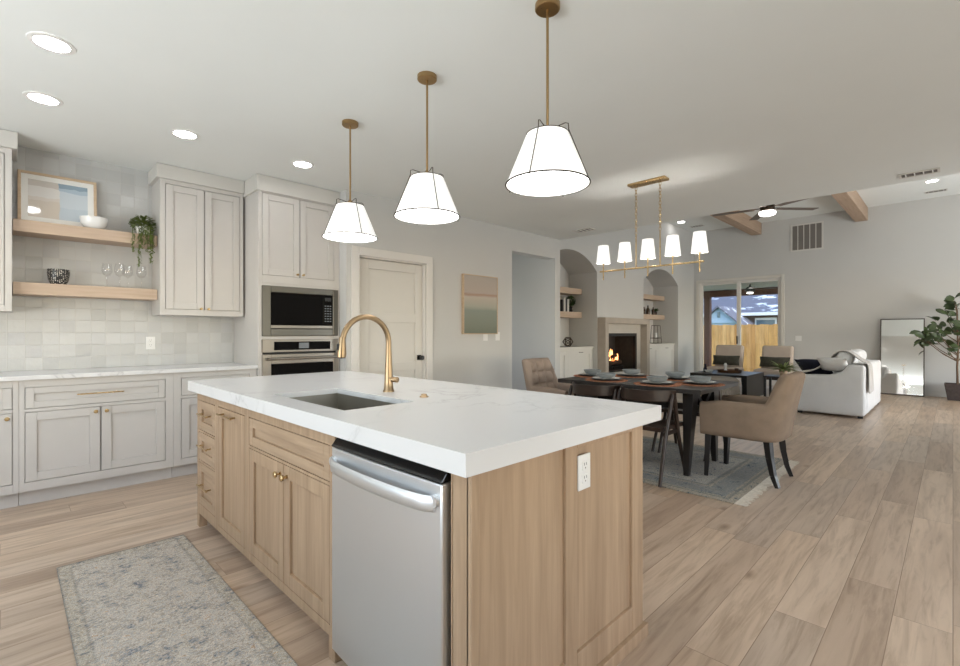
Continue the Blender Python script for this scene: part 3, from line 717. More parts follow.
# floating shelves and what stands on them
for z, lab in ((2.035, 'upper oak floating shelf holding the framed print'), (1.56, 'lower oak floating shelf holding the wine glasses')):
    one('floating_shelf', MB().box(.030, .941, 4.98, 5.228, z - .046, z + .046), 'shelf_oak', lab, 'shelf', (.485, 5.1, z - .046), 'oak shelves on the tiled wall', bev=.003, smooth=0)
SU, SL = 2.0812, 1.6062
t = thing('framed_print', 'framed abstract print in beige and blue leaning on the upper shelf', 'picture', (.30, 5.15, SU))
lean = Matrix.Translation((.30, 5.14, SU + .004)) @ Matrix.Rotation(-0.12, 4, 'X')
def leaned(mb): mb.v = [tuple(lean @ Vector(p)) for p in mb.v]; return mb
fw, fh = .485, .425
leaned(frame_cells(MB(), 'y', -.004, .028, -fw / 2, fw / 2, 0, fh, [(-fw / 2 + .02, fw / 2 - .02, .02, fh - .02)])).build('frame', 'frame_wood', t, smooth=0, bev=.002)
leaned(frame_cells(MB(), 'y', .006, .02, -fw / 2 + .02, fw / 2 - .02, .02, fh - .02, [(-fw / 2 + .06, fw / 2 - .06, .06, fh - .06)])).build('mat_board', 'art_mat', t, smooth=0)
leaned(MB().box(-fw / 2 + .055, fw / 2 - .055, .009, .02, .055, fh - .055)).build('print', 'abstract_print', t, smooth=0)
one('serving_bowl', MB().lathe([(.001, .004), (.04, .004), (.045, 0), (.07, .015), (.086, .04), (.093, .075), (.094, .092), (.091, .092), (.089, .075), (.082, .043), (.065, .02), (.001, .012)], (.512, 5.042, SU), 36), 'white_ceramic', 'white ceramic bowl beside the framed print', 'bowl', (.512, 5.042, SU))
one('snack_bowl', MB().lathe([(.001, .005), (.045, .005), (.048, 0), (.062, .035), (.07, .085), (.069, .122), (.066, .122), (.064, .085), (.055, .035), (.04, .014), (.001, .012)], (.292, 5.07, SL), 36), 'dotted_glaze', 'black bowl with white dots on the lower shelf', 'bowl', (.292, 5.07, SL))
prof = [(.001, .004), (.034, .002), (.035, .004), (.01, .009), (.004, .02), (.0035, .085), (.006, .092), (.026, .108), (.037, .135), (.036, .165), (.029, .205), (.028, .205), (.035, .165), (.036, .135), (.025, .111), (.004, .097), (.001, .096)]
wg = one('wine_glass', MB().lathe(prof, (.6, 5.08, SL), 20), 'clear_glass', 'stemmed wine glass leftmost of the row on the lower shelf', 'wine glass', (.6, 5.08, SL), 'wine glasses on the lower shelf')
for x, y, lab in ((.68, 5.03, 'stemmed wine glass second from left on the lower shelf'), (.745, 5.10, 'stemmed wine glass third from left on the lower shelf'), (.838, 5.06, 'stemmed wine glass rightmost of the row on the lower shelf')):
    dup(wg, (x, y, SL), None, lab)
t = thing('trailing_plant', 'trailing green succulent in a small pot at the upper shelf end', 'plant', (.85, 5.06, SU))
MB().lathe([(.001, 0), (.045, 0), (.055, .07), (.05, .07), (.042, .01), (.001, .01)], (.85, 5.06, SU), 20).build('pot', 'white_ceramic', t)
m = MB(); rnd = random.Random(3)
for k in range(330):
    a = rnd.uniform(0, 2 * PI); r = .083 * math.sqrt(rnd.random()); z = SU + .055 + .12 * math.sqrt(max(0, 1 - (r / .09) ** 2)) * rnd.uniform(.3, 1)
    m.leaf((.85 + r * math.cos(a), 5.06 + r * math.sin(a), z), (math.cos(a), math.sin(a), rnd.uniform(-.4, .8)), .03, .018)
for k in range(11):
    x = rnd.uniform(.775, .93); y = 4.962 - rnd.random() * .02; L = rnd.choice([.06, .09, .13, .16]) + (.12 if k in (2, 3) else 0) + (.08 if x > .9 else 0)
    z = SU + .07
    while z > SU - L + .0:
        for q in range(2):
            a = rnd.uniform(0, 2 * PI); m.leaf((x + rnd.uniform(-.006, .006), y, z), (math.cos(a), -abs(math.sin(a)) * .7 - .1, -.6), .024, .014)
        z -= .012; x += rnd.uniform(-.003, .003)
    m.tube([(x, y, SU + .06), (x, y, SU - L)], .002, 5)
m.v = [(min(p[0], .942), p[1], p[2]) for p in m.v]; m.build('foliage', 'vine_green', t)
def plate(name, label, cat, ax, a, d, z, w, h, toggles, group=None, sgn=1):
    """switch or outlet plate whose back lies on the plane d, front towards -axis"""
    loc = (a, d, z) if ax == 'y' else (d, a, z)
    t = thing(name, label, cat, loc, group)
    MB().B(ax, a - w / 2, a + w / 2, d - .006, d, z - h / 2, z + h / 2).build('cover', 'white_plastic', t, bev=.002)
    for (ta, tz, tw, th, mat) in toggles:
        o = MB().B(ax, a + ta - tw / 2, a + ta + tw / 2, d - .009, d - .0055, z + tz - th / 2, z + tz + th / 2).build('socket' if mat == 'socket' else 'rocker', 'white_plastic', t, bev=.0015)
        if mat == 'socket':
            mb = MB()
            for s in (-1, 1): mb.B(ax, a + ta + s * .0065 - .0012, a + ta + s * .0065 + .0012, d - .0096, d - .0088, z + tz + .001, z + tz + .010)
            mb.B(ax, a + ta - .002, a + ta + .002, d - .0096, d - .0088, z + tz - .010, z + tz - .005)
            mb.build('slot', 'socket_dark', o, smooth=0)
    return t
SOCK = [(0, .022, .034, .03, 'socket'), (0, -.022, .034, .03, 'socket')]
plate('outlet_plate', 'white outlet plate on the tile above the wall worktop', 'outlet', 'y', .935, 5.2295, 1.128, .072, .116, SOCK)
ROCK = [(0, 0, .034, .068, 'rocker')]
plate('switch_plate', 'white wall switch plate under the canvas, left of two', 'light switch', 'y', 4.53, 4.43, 1.175, .085, .115, [(0, 0, .034, .068, 'rocker')], 'switch plates by the hallway')
plate('switch_plate', 'white wall switch plate under the canvas, right of two', 'light switch', 'y', 4.77, 4.43, 1.175, .085, .115, [(0, 0, .034, .068, 'rocker')], 'switch plates by the hallway')
plate('switch_plate', 'white wall switch plate right of the sliding door', 'light switch', 'x', 2.46, XF, 1.10, .12, .115, [(-.025, 0, .034, .068, 'rocker'), (.025, 0, .034, .068, 'rocker')])
# canvas between the pantry door and the hallway
t = thing('wall_canvas', 'abstract landscape canvas in grey, rust and green on the pantry wall', 'painting', (4.41, 4.43, 1.215))
MB().box(4.105, 4.72, 4.392, 4.43, 1.215, 1.965).build('canvas', 'canvas_paint', t, smooth=0, bev=.003)
frame_cells(MB(), 'y', 4.387, 4.429, 4.095, 4.73, 1.205, 1.975, [(4.105, 4.72, 1.215, 1.965)]).build('frame', 'frame_wood', t, smooth=0)

# ------------------------------------------------------------------ island
FX = 0.855                                # front plane of the island cabinets (faces -x)
IY0, IY1, IX1 = 0.885, 3.395, 1.815
t = thing('island_worktop', 'thick white quartz worktop on the oak island', 'worktop', (1.36, 2.13, .86))
m = MB(); sx0, sx1, sy0, sy1 = .922, 1.262, 1.665, 2.355
X0, X1, Y0i, Y1i = .805, 1.918, .855, 3.408
m.box(X0, X1, Y0i, sy0, .895, .92); m.box(X0, X1, sy1, Y1i, .895, .92); m.box(X0, sx0, sy0, sy1, .895, .92); m.box(sx1, X1, sy0, sy1, .895, .92)
m.box(X0, X1, Y0i, Y0i + .05, .86, .895); m.box(X0, X1, Y1i - .05, Y1i, .86, .895); m.box(X0, X0 + .05, Y0i + .05, Y1i - .05, .86, .895); m.box(X1 - .05, X1, Y0i + .05, Y1i - .05, .86, .895)
m.build('slab', 'quartz', t, smooth=0)
t = thing('sink', 'undermount stainless sink in the island worktop', 'sink', (1.09, 2.01, .66))
m = MB(); a, b, c, d, z0, z1, w = sx0 - .006, sx1 + .006, sy0 - .006, sy1 + .006, .665, .8945, .004
m.box(a - w, a, c - w, d + w, z0, z1); m.box(b, b + w, c - w, d + w, z0, z1); m.box(a, b, c - w, c, z0, z1); m.box(a, b, d, d + w, z0, z1); m.box(a - w, b + w, c - w, d + w, z0 - w, z0)
m.build('basin', 'sink_steel', t, smooth=0)
MB().lathe([(.001, .003), (.03, .003), (.043, .006), (.046, .001)], (1.09, 2.01, .665), 24).build('drain', 'steel', t)
def island_unit(name, label, a0, a1, holes, depth=.60, zb=.085, z1=.857, feet=(), mat='island_oak'):
    t = thing(name, label, 'cabinet', (FX, (a0 + a1) / 2, 0), 'oak island cabinets')
    mb = frame_cells(MB(), 'x', FX, FX + .021, a0, a1, zb, z1, holes)
    mb.box(FX + .021, FX + .04, a0 + .001, a1 - .001, zb, z1)
    mb.box(FX + .04, FX + depth, a0 + .001, a0 + .019, zb, z1); mb.box(FX + .04, FX + depth, a1 - .019, a1 - .001, zb, z1); mb.box(FX + .04, FX + depth, a0 + .019, a1 - .019, zb, zb + .018)
    for y0, y1 in feet: mb.box(FX, FX + .045, y0, y1, 0.0, zb)
    mb.build('body', mat, t, smooth=0, bev=.0015, seg=1)
    MB().box(FX + .075, FX + .093, a0 + .001, a1 - .001, 0, zb).build('toe_kick', mat, t, smooth=0)
    return t
t = island_unit('island_drawer_cabinet', 'oak island cabinet with a stack of three drawers', 3.005, 3.395, [(3.035, 3.358, .615, .80), (3.035, 3.358, .425, .603), (3.035, 3.358, .15, .412)], feet=((3.35, 3.395),))
for z0, z1 in ((.615, .80), (.425, .603), (.15, .412)):
    d = shaker(MB(), 'x', FX, 3.038, 3.355, z0 + .003, z1 - .003, .05).build('drawer', 'island_oak_wide', t, smooth=0, bev=.002)
    zc = (z0 + z1) / 2 + .005
    pull('x', FX + .001, 3.10, 3.29, zc + (.01 if z1 > .5 else .0), d, 'gold_bright')
t = island_unit('island_pullout_cabinet', 'oak island cabinet with one tall pull-out front', 2.517, 3.004, [(2.546, 2.976, .12, .80)])
d = shaker(MB(), 'x', FX, 2.549, 2.973, .123, .797, .058).build('pullout_door', 'island_oak', t, smooth=0, bev=.002)
pull('x', FX + .001, 2.67, 2.90, .768, d, 'gold_bright')
t = island_unit('island_sink_cabinet', 'oak island cabinet below the sink with two doors', 1.612, 2.516, [(1.650, 2.488, .66, .80), (1.650, 2.069, .125, .648), (2.070, 2.488, .125, .648)], feet=((1.612, 1.66),), z1=.857)
d = shaker(MB(), 'x', FX, 1.653, 2.485, .663, .797, .045).build('false_front', 'island_oak_wide', t, smooth=0, bev=.002)
for a0, a1, ky in ((1.650, 2.069, 2.035), (2.070, 2.488, 2.105)):
    d = shaker(MB(), 'x', FX, a0 + .003, a1 - .003, .128, .645, .058).build('door', 'island_oak', t, smooth=0, bev=.002)
    knob('x', FX, ky, .598, d, r=.015)
# end panel with two recessed fields, outlet on it
t = thing('island_end_panel', 'oak panelled end of the island with two recessed fields', 'panel', (1.33, IY0, 0), 'oak island cabinets')
m = frame_cells(MB(), 'y', IY0, IY0 + .022, FX, IX1, 0.05, .857, [(.885, 1.278, .15, .857), (1.345, 1.727, .15, .835)])
m.box(FX, IX1, IY0 + .012, IY0 + .075, 0.05, .857)
m.build('panel', 'island_oak', t, smooth=0, bev=.003)
MB().box(FX - .004, IX1 + .018, IY0 - .016, IY0 + .07, 0, .05).build('plinth', 'island_oak', t, smooth=0, bev=.003)
m = MB(); m.box(IX1 - .03, IX1, IY0 + .076, IY1, .05, .857); m.box(IX1 - .03, IX1 + .014, IY0 + .076, IY1, 0, .05)
m.box(FX + .605, IX1 - .03, IY1 - .03, IY1, 0, .857)
one('island_back_panel', m, 'island_oak', 'oak back panel of the island facing the dining table', 'panel', (IX1, 2.1, 0), 'oak island cabinets', smooth=0)
plate('outlet_plate', 'white outlet plate on the oak island end panel', 'outlet', 'y', 1.378, IY0 - .0005, .752, .072, .118, SOCK)
# dishwasher
DA, DB = .972, 1.602
t = thing('dishwasher', 'stainless dishwasher with curved bar handle built into the island', 'dishwasher', (FX, (DA + DB) / 2, 0))
MB().box(FX + .03, FX + .58, DA + .012, DB - .012, .06, .838).build('tub', 'black_satin', t, smooth=0)
m = MB(); rows = []
n_ = 14
for z in (.075, .40, .60, .808):
    rows.append([(FX - .022 - .008 * (1 - (2 * i / n_ - 1) ** 2), DA + .008 + (DB - DA - .016) * i / n_, z) for i in range(n_ + 1)])
k = n_ + 1; vs = [p for r in rows for p in r] + [(FX + .028, p[1], p[2]) for r in rows for p in r]; fs = []; R_ = len(rows)
for i in range(R_ - 1):
    for j in range(n_): fs.append((i * k + j, i * k + j + 1, (i + 1) * k + j + 1, (i + 1) * k + j))
o_ = R_ * k
for j in range(n_):
    fs.append((j, o_ + j, o_ + j + 1, j + 1)); q = (R_ - 1) * k; fs.append((q + j, q + j + 1, o_ + q + j + 1, o_ + q + j))
for i in range(R_ - 1):
    fs.append((i * k, (i + 1) * k, o_ + (i + 1) * k, o_ + i * k)); q = n_; fs.append((i * k + q, o_ + i * k + q, o_ + (i + 1) * k + q, (i + 1) * k + q))
m.add(vs, fs)
door = m.build('door', 'steel_brushed', t, smooth=30, bev=.004, weld=True)
m = MB().prism([(FX - .027, .810), (FX + .028, .810), (FX + .028, .838), (FX - .004, .838)], 'y', DA + .008, DB - .008)
cs = m.build('control_strip', 'black_gloss', t, smooth=0, bev=.004)
m = MB()
for i in range(8): m.prism([(FX + .002, .8375), (FX + .014, .8375), (FX + .014, .8386), (FX + .002, .8386)], 'y', 1.06 + i * .055, 1.075 + i * .055)
m.build('button_row', 'display_grey', cs, smooth=0)
m = MB(); pts = []; rings = []
for i in range(25):
    u = i / 24; s = 2 * u - 1; y = DB - .03 - (DB - DA - .06) * u; bow = 1 - s ** 2
    x = FX - .030 - .034 * bow ** .45; z = .752
    hh = .023; dd = .007
    rings.append([(x + dd * math.cos(a), y, z + hh * math.sin(a)) for a in [2 * PI * q / 12 for q in range(12)]])
m.loft(rings)
for y in (DA + .032, DB - .032): m.tube([(FX - .02, y, .76), (FX - .036, y, .76)], .018, 12)
m.build('handle', 'steel_brushed', door)
MB().box(FX + .05, FX + .07, DA + .01, DB - .01, .003, .06).build('toe_plate', 'black_satin', t, smooth=0)
one('island_side_post', MB().box(FX, FX + .06, IY0 + .0765, .968, 0.0, .857), 'island_oak', 'narrow oak post between dishwasher and island end', 'panel', (FX, .96, 0), 'oak island cabinets', smooth=0, bev=.002)
# faucet, air switch
t = thing('faucet', 'brushed gold pull-down faucet arching over the sink', 'faucet', (1.385, 2.048, .92))
fx, fy = 1.385, 2.048
MB().lathe([(.001, 0), (.029, 0), (.029, .006), (.025, .012), (.022, .05), (.0195, .11), (.0165, .17), (.014, .24), (.001, .24)], (fx, fy, .92), 24).build('body', 'brass_satin', t)
m = MB(); pts = [(fx, fy, 1.13), (fx, fy, 1.17)] + [(fx - .13 + .13 * math.cos(a), fy, 1.17 + .13 * math.sin(a)) for a in [PI * i / 18 for i in range(1, 18)]]
m.tube(pts + [(fx - .26, fy, 1.185)], .0138, 16); m.build('spout', 'brass_satin', t)
m = MB().tube([(fx - .2605, fy, 1.20), (fx - .261, fy, 1.185), (fx - .264, fy, 1.12), (fx - .265, fy, 1.105)], [.0145, .016, .0215, .0205], 18); sp_ = m.build('spray_head', 'brass_satin', t)
MB().cyl((fx - .265, fy, 1.106), (fx - .2652, fy, 1.1), .017, .016).build('spray_nozzle', 'black_satin', sp_)
MB().box(fx - .287, fx - .278, fy - .006, fy + .006, 1.14, 1.17).build('spray_button', 'black_satin', sp_, bev=.002)
m = MB().tube([(fx + .005, fy - .01, .982), (fx + .022, fy - .046, .982), (fx + .024, fy - .05, .982)], [.0135, .0145, .011], 16)
h = m.build('handle', 'brass_satin', t)
MB().tube([(fx + .018, fy - .04, .985), (fx + .004, fy - .058, .99), (fx - .035, fy - .05, .995)], [.006, .005, .0035], 10).build('lever', 'brass_satin', h)
one('air_switch', MB().lathe([(.001, 0), (.021, 0), (.021, .005), (.014, .008), (.013, .015), (.001, .017)], (1.382, 1.753, .92), 24), 'brass_satin', 'small round gold air switch button behind the sink', 'button', (1.382, 1.753, .92))
# runner
t = one('runner_rug', MB().box(.18, .752, 1.25, 3.272, .0005, .010), 'runner_pile', 'faded grey and beige runner beside the island sink', 'rug', (.466, 2.261, 0), smooth=0, bev=.003)

# ------------------------------------------------------------------ ceiling lights, pendants, vents
def can(x, y, z, label, mat='can_glow', r=.072):
    t = thing('recessed_light', label, 'ceiling light', (x, y, z), 'recessed ceiling lights')
    MB().lathe([(r, -.0005), (r, -.006), (r + .022, -.004), (r + .024, -.0005)], (x, y, z), 36).build('trim_ring', 'white_plastic', t)
    MB().lathe([(.001, -.003), (r, -.003), (r, -.0015), (.001, -.0015)], (x, y, z), 36).build('lens', mat, t)
can(.162, 3.255, H1, 'round recessed kitchen light highest in the picture, nearest the camera')
can(.162, 4.06, H1, 'round recessed kitchen light nearest the framed print')
can(.936, 4.04, H1, 'round recessed kitchen light before the tall upper cabinet')
can(1.833, 4.03, H1, 'round recessed kitchen light before the oven tower')
can(1.45, .22, H1, 'round recessed light above the island end panel, over the top picture edge')
can(.16, 2.10, H1, 'round recessed light above the runner rug, over the top picture edge')
can(11.188, .254, H2, 'round recessed living room light on the right, by the plant', 'can_glow_living', .075)
can(11.163, 4.50, H2, 'round recessed living room light behind the chandelier shades', 'can_glow_living', .075)
def pendant(x, y, ang, label):
    t = thing('pendant_light', label, 'pendant light', (x, y, H1), 'pendants over the island')
    MB().lathe([(.001, -.0005), (.056, -.0005), (.056, -.022), (.052, -.026), (.001, -.026)], (x, y, H1), 32).build('canopy', 'brass', t)
    zt, zb, rt, rb = 2.116, 1.888, .093, .186
    MB().tube([(x, y, H1 - .026), (x, y, zt + .035)], .0062, 12).build('rod', 'brass', t)
    MB().lathe([(.001, 0), (.012, 0), (.018, .004), (.018, .018), (.012, .026), (.006, .03)], (x, y, zt + .009), 20, True).build('hub', 'brass', t)
    MB().lathe([(.001, zt - .001), (rt, zt), (rb, zb), (rb - .003, zb), (rt - .003, zt - .004), (.001, zt - .005)], (x, y, 0), 48).build('lamp_shade', 'pendant_linen', t)
    MB().lathe([(.001, zb + .010), (rb - .006, zb + .010), (rb - .006, zb + .013), (.001, zb + .013)], (x, y, 0), 48).build('diffuser', 'pendant_diffuser', t)
    C_ = [2 * PI * i / 48 for i in range(49)]
    MB().tube([(x + (rb + .002) * math.cos(a), y + (rb + .002) * math.sin(a), zb + .001) for a in C_], .0036, 8).build('bottom_ring', 'bronze', t)
    MB().tube([(x + (rt + .0015) * math.cos(a), y + (rt + .0015) * math.sin(a), zt - .002) for a in C_], .0022, 8).build('top_ring', 'bronze', t)
    for k in range(4):
        a = ang + k * PI / 2; c, s = math.cos(a), math.sin(a)
        MB().tube([(x + .015 * c, y + .015 * s, zt + .02), (x + .085 * c, y + .085 * s, zt + .032), (x + .098 * c, y + .098 * s, zt + .027), (x + .100 * c, y + .100 * s, zt), (x + .1925 * c, y + .1925 * s, zb - .006)], .0022, 8).build('frame_arm', 'bronze', t)
pendant(1.722, 1.292, math.radians(14), 'white cone pendant nearest the camera, rightmost over the island')
pendant(1.711, 2.142, math.radians(70), 'white cone pendant in the middle of the island row')
pendant(1.705, 2.995, math.radians(84), 'white cone pendant nearest the oven tower')
def vent(name, label, x, y, z, sx, sy, nslat, cat='air vent', axis='y'):
    t = thing(name, label, cat, (x, y, z))
    frame_cells(MB(), 'y', 0, 0, 0, 0, 0, 0, [])
    m = MB(); w = .018
    m.box(x - sx / 2, x + sx / 2, y - sy / 2, y - sy / 2 + w, z - .008, z - .0005); m.box(x - sx / 2, x + sx / 2, y + sy / 2 - w, y + sy / 2, z - .008, z - .0005)
    m.box(x - sx / 2, x - sx / 2 + w, y - sy / 2 + w, y + sy / 2 - w, z - .008, z - .0005); m.box(x + sx / 2 - w, x + sx / 2, y - sy / 2 + w, y + sy / 2 - w, z - .008, z - .0005)
    m.build('frame', 'vent_white', t, smooth=0)
    MB().box(x - sx / 2 + w, x + sx / 2 - w, y - sy / 2 + w, y + sy / 2 - w, z - .003, z - .0005).build('duct', 'vent_dark', t, smooth=0)
    for i in range(nslat):
        yy = y - sy / 2 + w + (sy - 2 * w) * (i + .5) / nslat
        MB().obox((x, yy, z - .006), (sx - 2 * w, .003, .012), Matrix.Rotation(math.radians(35), 4, 'X')).build('louver', 'vent_white', t, smooth=0)
vent('ceiling_vent', 'white ceiling register by the hallway corner', 5.86, 3.75, H1, .16, .30, 4)
vent('ceiling_vent', 'white ceiling register at the right, near the ceiling edge', 5.965, .222, H1, .15, .28, 4)
vent('ceiling_vent', 'white register on the raised ceiling near the plant', 12.03, .22, H2, .16, .30, 4)
vent('ceiling_vent', 'white register on the raised ceiling behind the chandelier', 11.86, 4.40, H2, .16, .30, 4)
t = thing('return_grille', 'white return air grille with vertical bars high on far wall', 'air vent', (XF, 2.305, 3.1))
frame_cells(MB(), 'x', XF - .012, XF, 2.0, 2.61, 3.06, 3.665, [(2.0 + .03 + .112 * i, 2.0 + .03 + .112 * i + .098, 3.09, 3.635) for i in range(5)]).build('frame', 'vent_white', t, smooth=0)
MB().box(XF - .004, XF - .0005, 2.03, 2.59, 3.09, 3.635).build('duct', 'vent_dark', t, smooth=0)
# ceiling fan
hx, hy = 9.5, 2.32
t = thing('ceiling_fan', 'dark ceiling fan with light between the oak beams', 'ceiling fan', (hx, hy, H2))
MB().lathe([(.001, 0), (.07, 0), (.06, -.04), (.015, -.05)], (hx, hy, H2 - .0005), 24).build('canopy', 'bronze', t)
MB().cyl((hx, hy, H2 - .05), (hx, hy, 3.53), .014).build('rod', 'bronze', t)
MB().lathe([(.014, .20), (.05, .19), (.10, .17), (.115, .12), (.115, .06), (.10, .02), (.001, .02)], (hx, hy, 3.34), 28).build('motor', 'bronze', t)
MB().lathe([(.125, .022), (.135, 0), (.12, -.03), (.08, -.045), (.001, -.05)], (hx, hy, 3.34), 28).build('light', 'fan_glow', t)
for k in range(5):
    a = math.radians(-43 + 72 * k); c, s = math.cos(a), math.sin(a)
    b = MB().bar((hx + .20 * c, hy + .20 * s, 3.42), (hx + .88 * c, hy + .88 * s, 3.42), (.13, .009), (.15, .009)).build('blade', 'fan_wood', t, smooth=0, bev=.003)
    MB().bar((hx + .10 * c, hy + .10 * s, 3.43), (hx + .24 * c, hy + .24 * s, 3.428), (.05, .008)).build('blade_bracket', 'bronze', b, smooth=0)
# chandelier over the dining table
cx, cy = 4.41, 2.10
t = thing('chandelier', 'linear brass chandelier with five white shades over the dining table', 'chandelier', (cx, cy, H1))
MB().box(cx - .055, cx + .055, cy - .19, cy + .19, H1 - .026, H1 - .0005).build('canopy', 'gold_bright', t, bev=.008)
MB().bar((cx, cy - .525, 1.862), (cx, cy + .525, 1.862), (.016, .016)).build('crossbar', 'gold_bright', t, bev=.002)
for y in (cy - .122, cy + .122):
    m = MB().tube([(cx, y, 1.865), (cx, y, 2.20)], .0055, 10); z = 2.20; k = 0
    rod = m.build('stem', 'gold_bright', t)
    m = MB()
    while z < H1 - .03:
        L, w = .038, .010; a = 0 if k % 2 else PI / 2
        pts = [(w * math.cos(q), L / 2 + (L / 2 - w + w * abs(math.sin(q))) * (1 if math.sin(q) > 0 else -1) if abs(math.sin(q)) > 1e-6 else L / 2) for q in [2 * PI * i / 12 for i in range(13)]]
        m.tube([(cx + p * math.cos(a), y + p * math.sin(a), z - .004 + q) for p, q in pts], .0026, 6); z += .031; k += 1
    m.build('chain', 'gold_bright', t)
for i in range(5):
    y = cy + (i - 2) * .243
    a = MB().tube([(cx, y, 1.772), (cx, y, 1.945)], .006, 10); a.lathe([(.0065, 0), (.019, .002), (.021, .008), (.0065, .012)], (cx, y, 1.938), 16)
    arm = a.build('candle_arm', 'gold_bright', t)
    MB().lathe([(.052, 2.13), (.072, 1.945), (.0705, 1.945), (.0505, 2.13)], (cx, y, 0), 36).build('lamp_shade', 'chandelier_linen', t)
    MB().sphere((cx, y, 2.035), .02, 10, 8, (1, 1, 1.5)).build('bulb', 'bulb_glow', t)

# ------------------------------------------------------------------ dining corner
one('dining_rug', MB().box(3.66, 5.29, 1.10, 3.26, .0005, .010), 'dining_rug_pile', 'faded blue and grey patterned rug under the dining table', 'rug', (4.475, 2.18, 0), smooth=0, bev=.003)
RUG = bpy.data.objects['dining_rug']
rnd = random.Random(5)
for y0, s in ((1.099, -1), (3.261, 1)):
    m = MB(); x = 3.665
    m.box(3.66, 5.29, y0 - .001, y0 + .001, .002, .008)
    while x < 5.285:
        L = rnd.uniform(.05, .085); dx = rnd.uniform(-.012, .012)
        m.bar((x, y0, .006), (x + dx, y0 + s * L, .003), (.007, .004), (.009, .003)); x += .0095
    m.build('fringe', 'cotton_fringe', RUG, smooth=0)
TX0, TX1, TY0, TY1 = 3.93, 4.88, 1.43, 2.82
RZ = .0105
t = thing('dining_table', 'dark wood dining table with splayed legs set for six', 'table', (4.405, 2.155, RZ))
MB().box(TX0, TX1, TY0, TY1, .722, .76).build('tabletop', 'table_wood', t, smooth=0, bev=.004)
for y in (TY0 + .165, TY1 - .165):
    for sx, xt, xb in ((-1, 4.16, 4.075), (1, 4.65, 4.735)):
        MB().bar((xt, y, .722), (xb, y, RZ), (.09, .135), (.042, .048), up=(1, 0, 0)).floor_at(RZ).build('leg', 'black_wood', t, smooth=0, bev=.003)
    MB().box(4.125, 4.685, y - .02, y + .02, .52, .58).build('stretcher', 'black_wood', t, smooth=0, bev=.003)
    for sx in (-1, 1):
        MB().bar((4.405, y, .56), (4.405 + sx * .20, y, .722), (.04, .045), (.04, .06), up=(0, 1, 0)).build('brace', 'black_wood', t, smooth=0)
MB().box(4.385, 4.425, TY0 + .15, TY1 - .15, .52, .575).build('rail', 'black_wood', t, smooth=0, bev=.003)

def wood_chair(label, loc, rz):
    t = thing('wooden_chair', label, 'chair', (0, 0, 0), 'dark wooden dining chairs')
    m = MB(); rings = []
    for i in range(17):
        u = 2 * i / 16 - 1; y = u * .245; x = -.175 + .19 * abs(u) ** 2.6
        k = .012; rings.append([(x - k, y, .645), (x + k, y, .641), (x + k * .8, y, .735), (x - k * 1.2, y, .739)])
    m.loft(rings); m.build('back_rail', 'dark_wood_rail', t, smooth=50, bev=.004)
    for s in (-1, 1):
        MB().tube([(-.03, s * .236, .70), (-.17, s * .236, .36), (-.28, s * .238, 0)], [.0165, .0175, .0135], 12).floor_at(0).build('leg', 'dark_wood', t)
        MB().tube([(-.07, s * .232, .70), (.06, s * .228, .40), (.25, s * .222, 0)] if False else [(.0, s * .236, .69), (.10, s * .226, .36), (.26, s * .222, 0)], [.0165, .0175, .0135], 12).floor_at(0).build('leg', 'dark_wood', t)
        MB().box(-.17, .12, s * .218 - .012, s * .218 + .012, .375, .405).build('side_rail', 'dark_wood', t, smooth=0, bev=.004)
    m = MB(); g = []; nx, ny = 10, 10
    for top in (1, 0):
        for i in range(nx + 1):
            for j in range(ny + 1):
                u, v = i / nx, 2 * j / ny - 1; x = -.20 + .43 * u; w = .205 + .02 * u
                zz = .445 - .016 * (1 - v * v) * math.sin(PI * min(1, u * 1.1)) if top else .412
                g.append((x, v * w, zz))
    K = (nx + 1) * (ny + 1); fs = []
    for q in (0, K):
        for i in range(nx):
            for j in range(ny): a = q + i * (ny + 1) + j; fs.append((a, a + ny + 1, a + ny + 2, a + 1))
    edge = [i * (ny + 1) for i in range(nx + 1)] + [nx * (ny + 1) + j for j in range(1, ny + 1)] + [i * (ny + 1) + ny for i in range(nx - 1, -1, -1)] + [j for j in range(ny - 1, 0, -1)]
    for q in range(len(edge)): a, b = edge[q], edge[(q + 1) % len(edge)]; fs.append((a, b, b + K, a + K))
    m.add(g, fs); m.build('seat', 'dark_wood_rail', t, smooth=40)
    t.location = loc; t.rotation_euler = (0, 0, rz)
    return t
wc = wood_chair('dark curved-back wooden chair on the island side, nearest the brown armchair', (3.90, 1.865, RZ), 0)
dup(wc, (3.90, 2.376, RZ), 0, 'dark curved-back wooden chair on the island side, nearest the tufted chair')
dup(wc, (4.905, 1.875, RZ), PI, 'dark wooden chair on the fireplace side, behind the table at right')
dup(wc, (4.905, 2.385, RZ), PI, 'dark wooden chair on the fireplace side, behind the table at left')

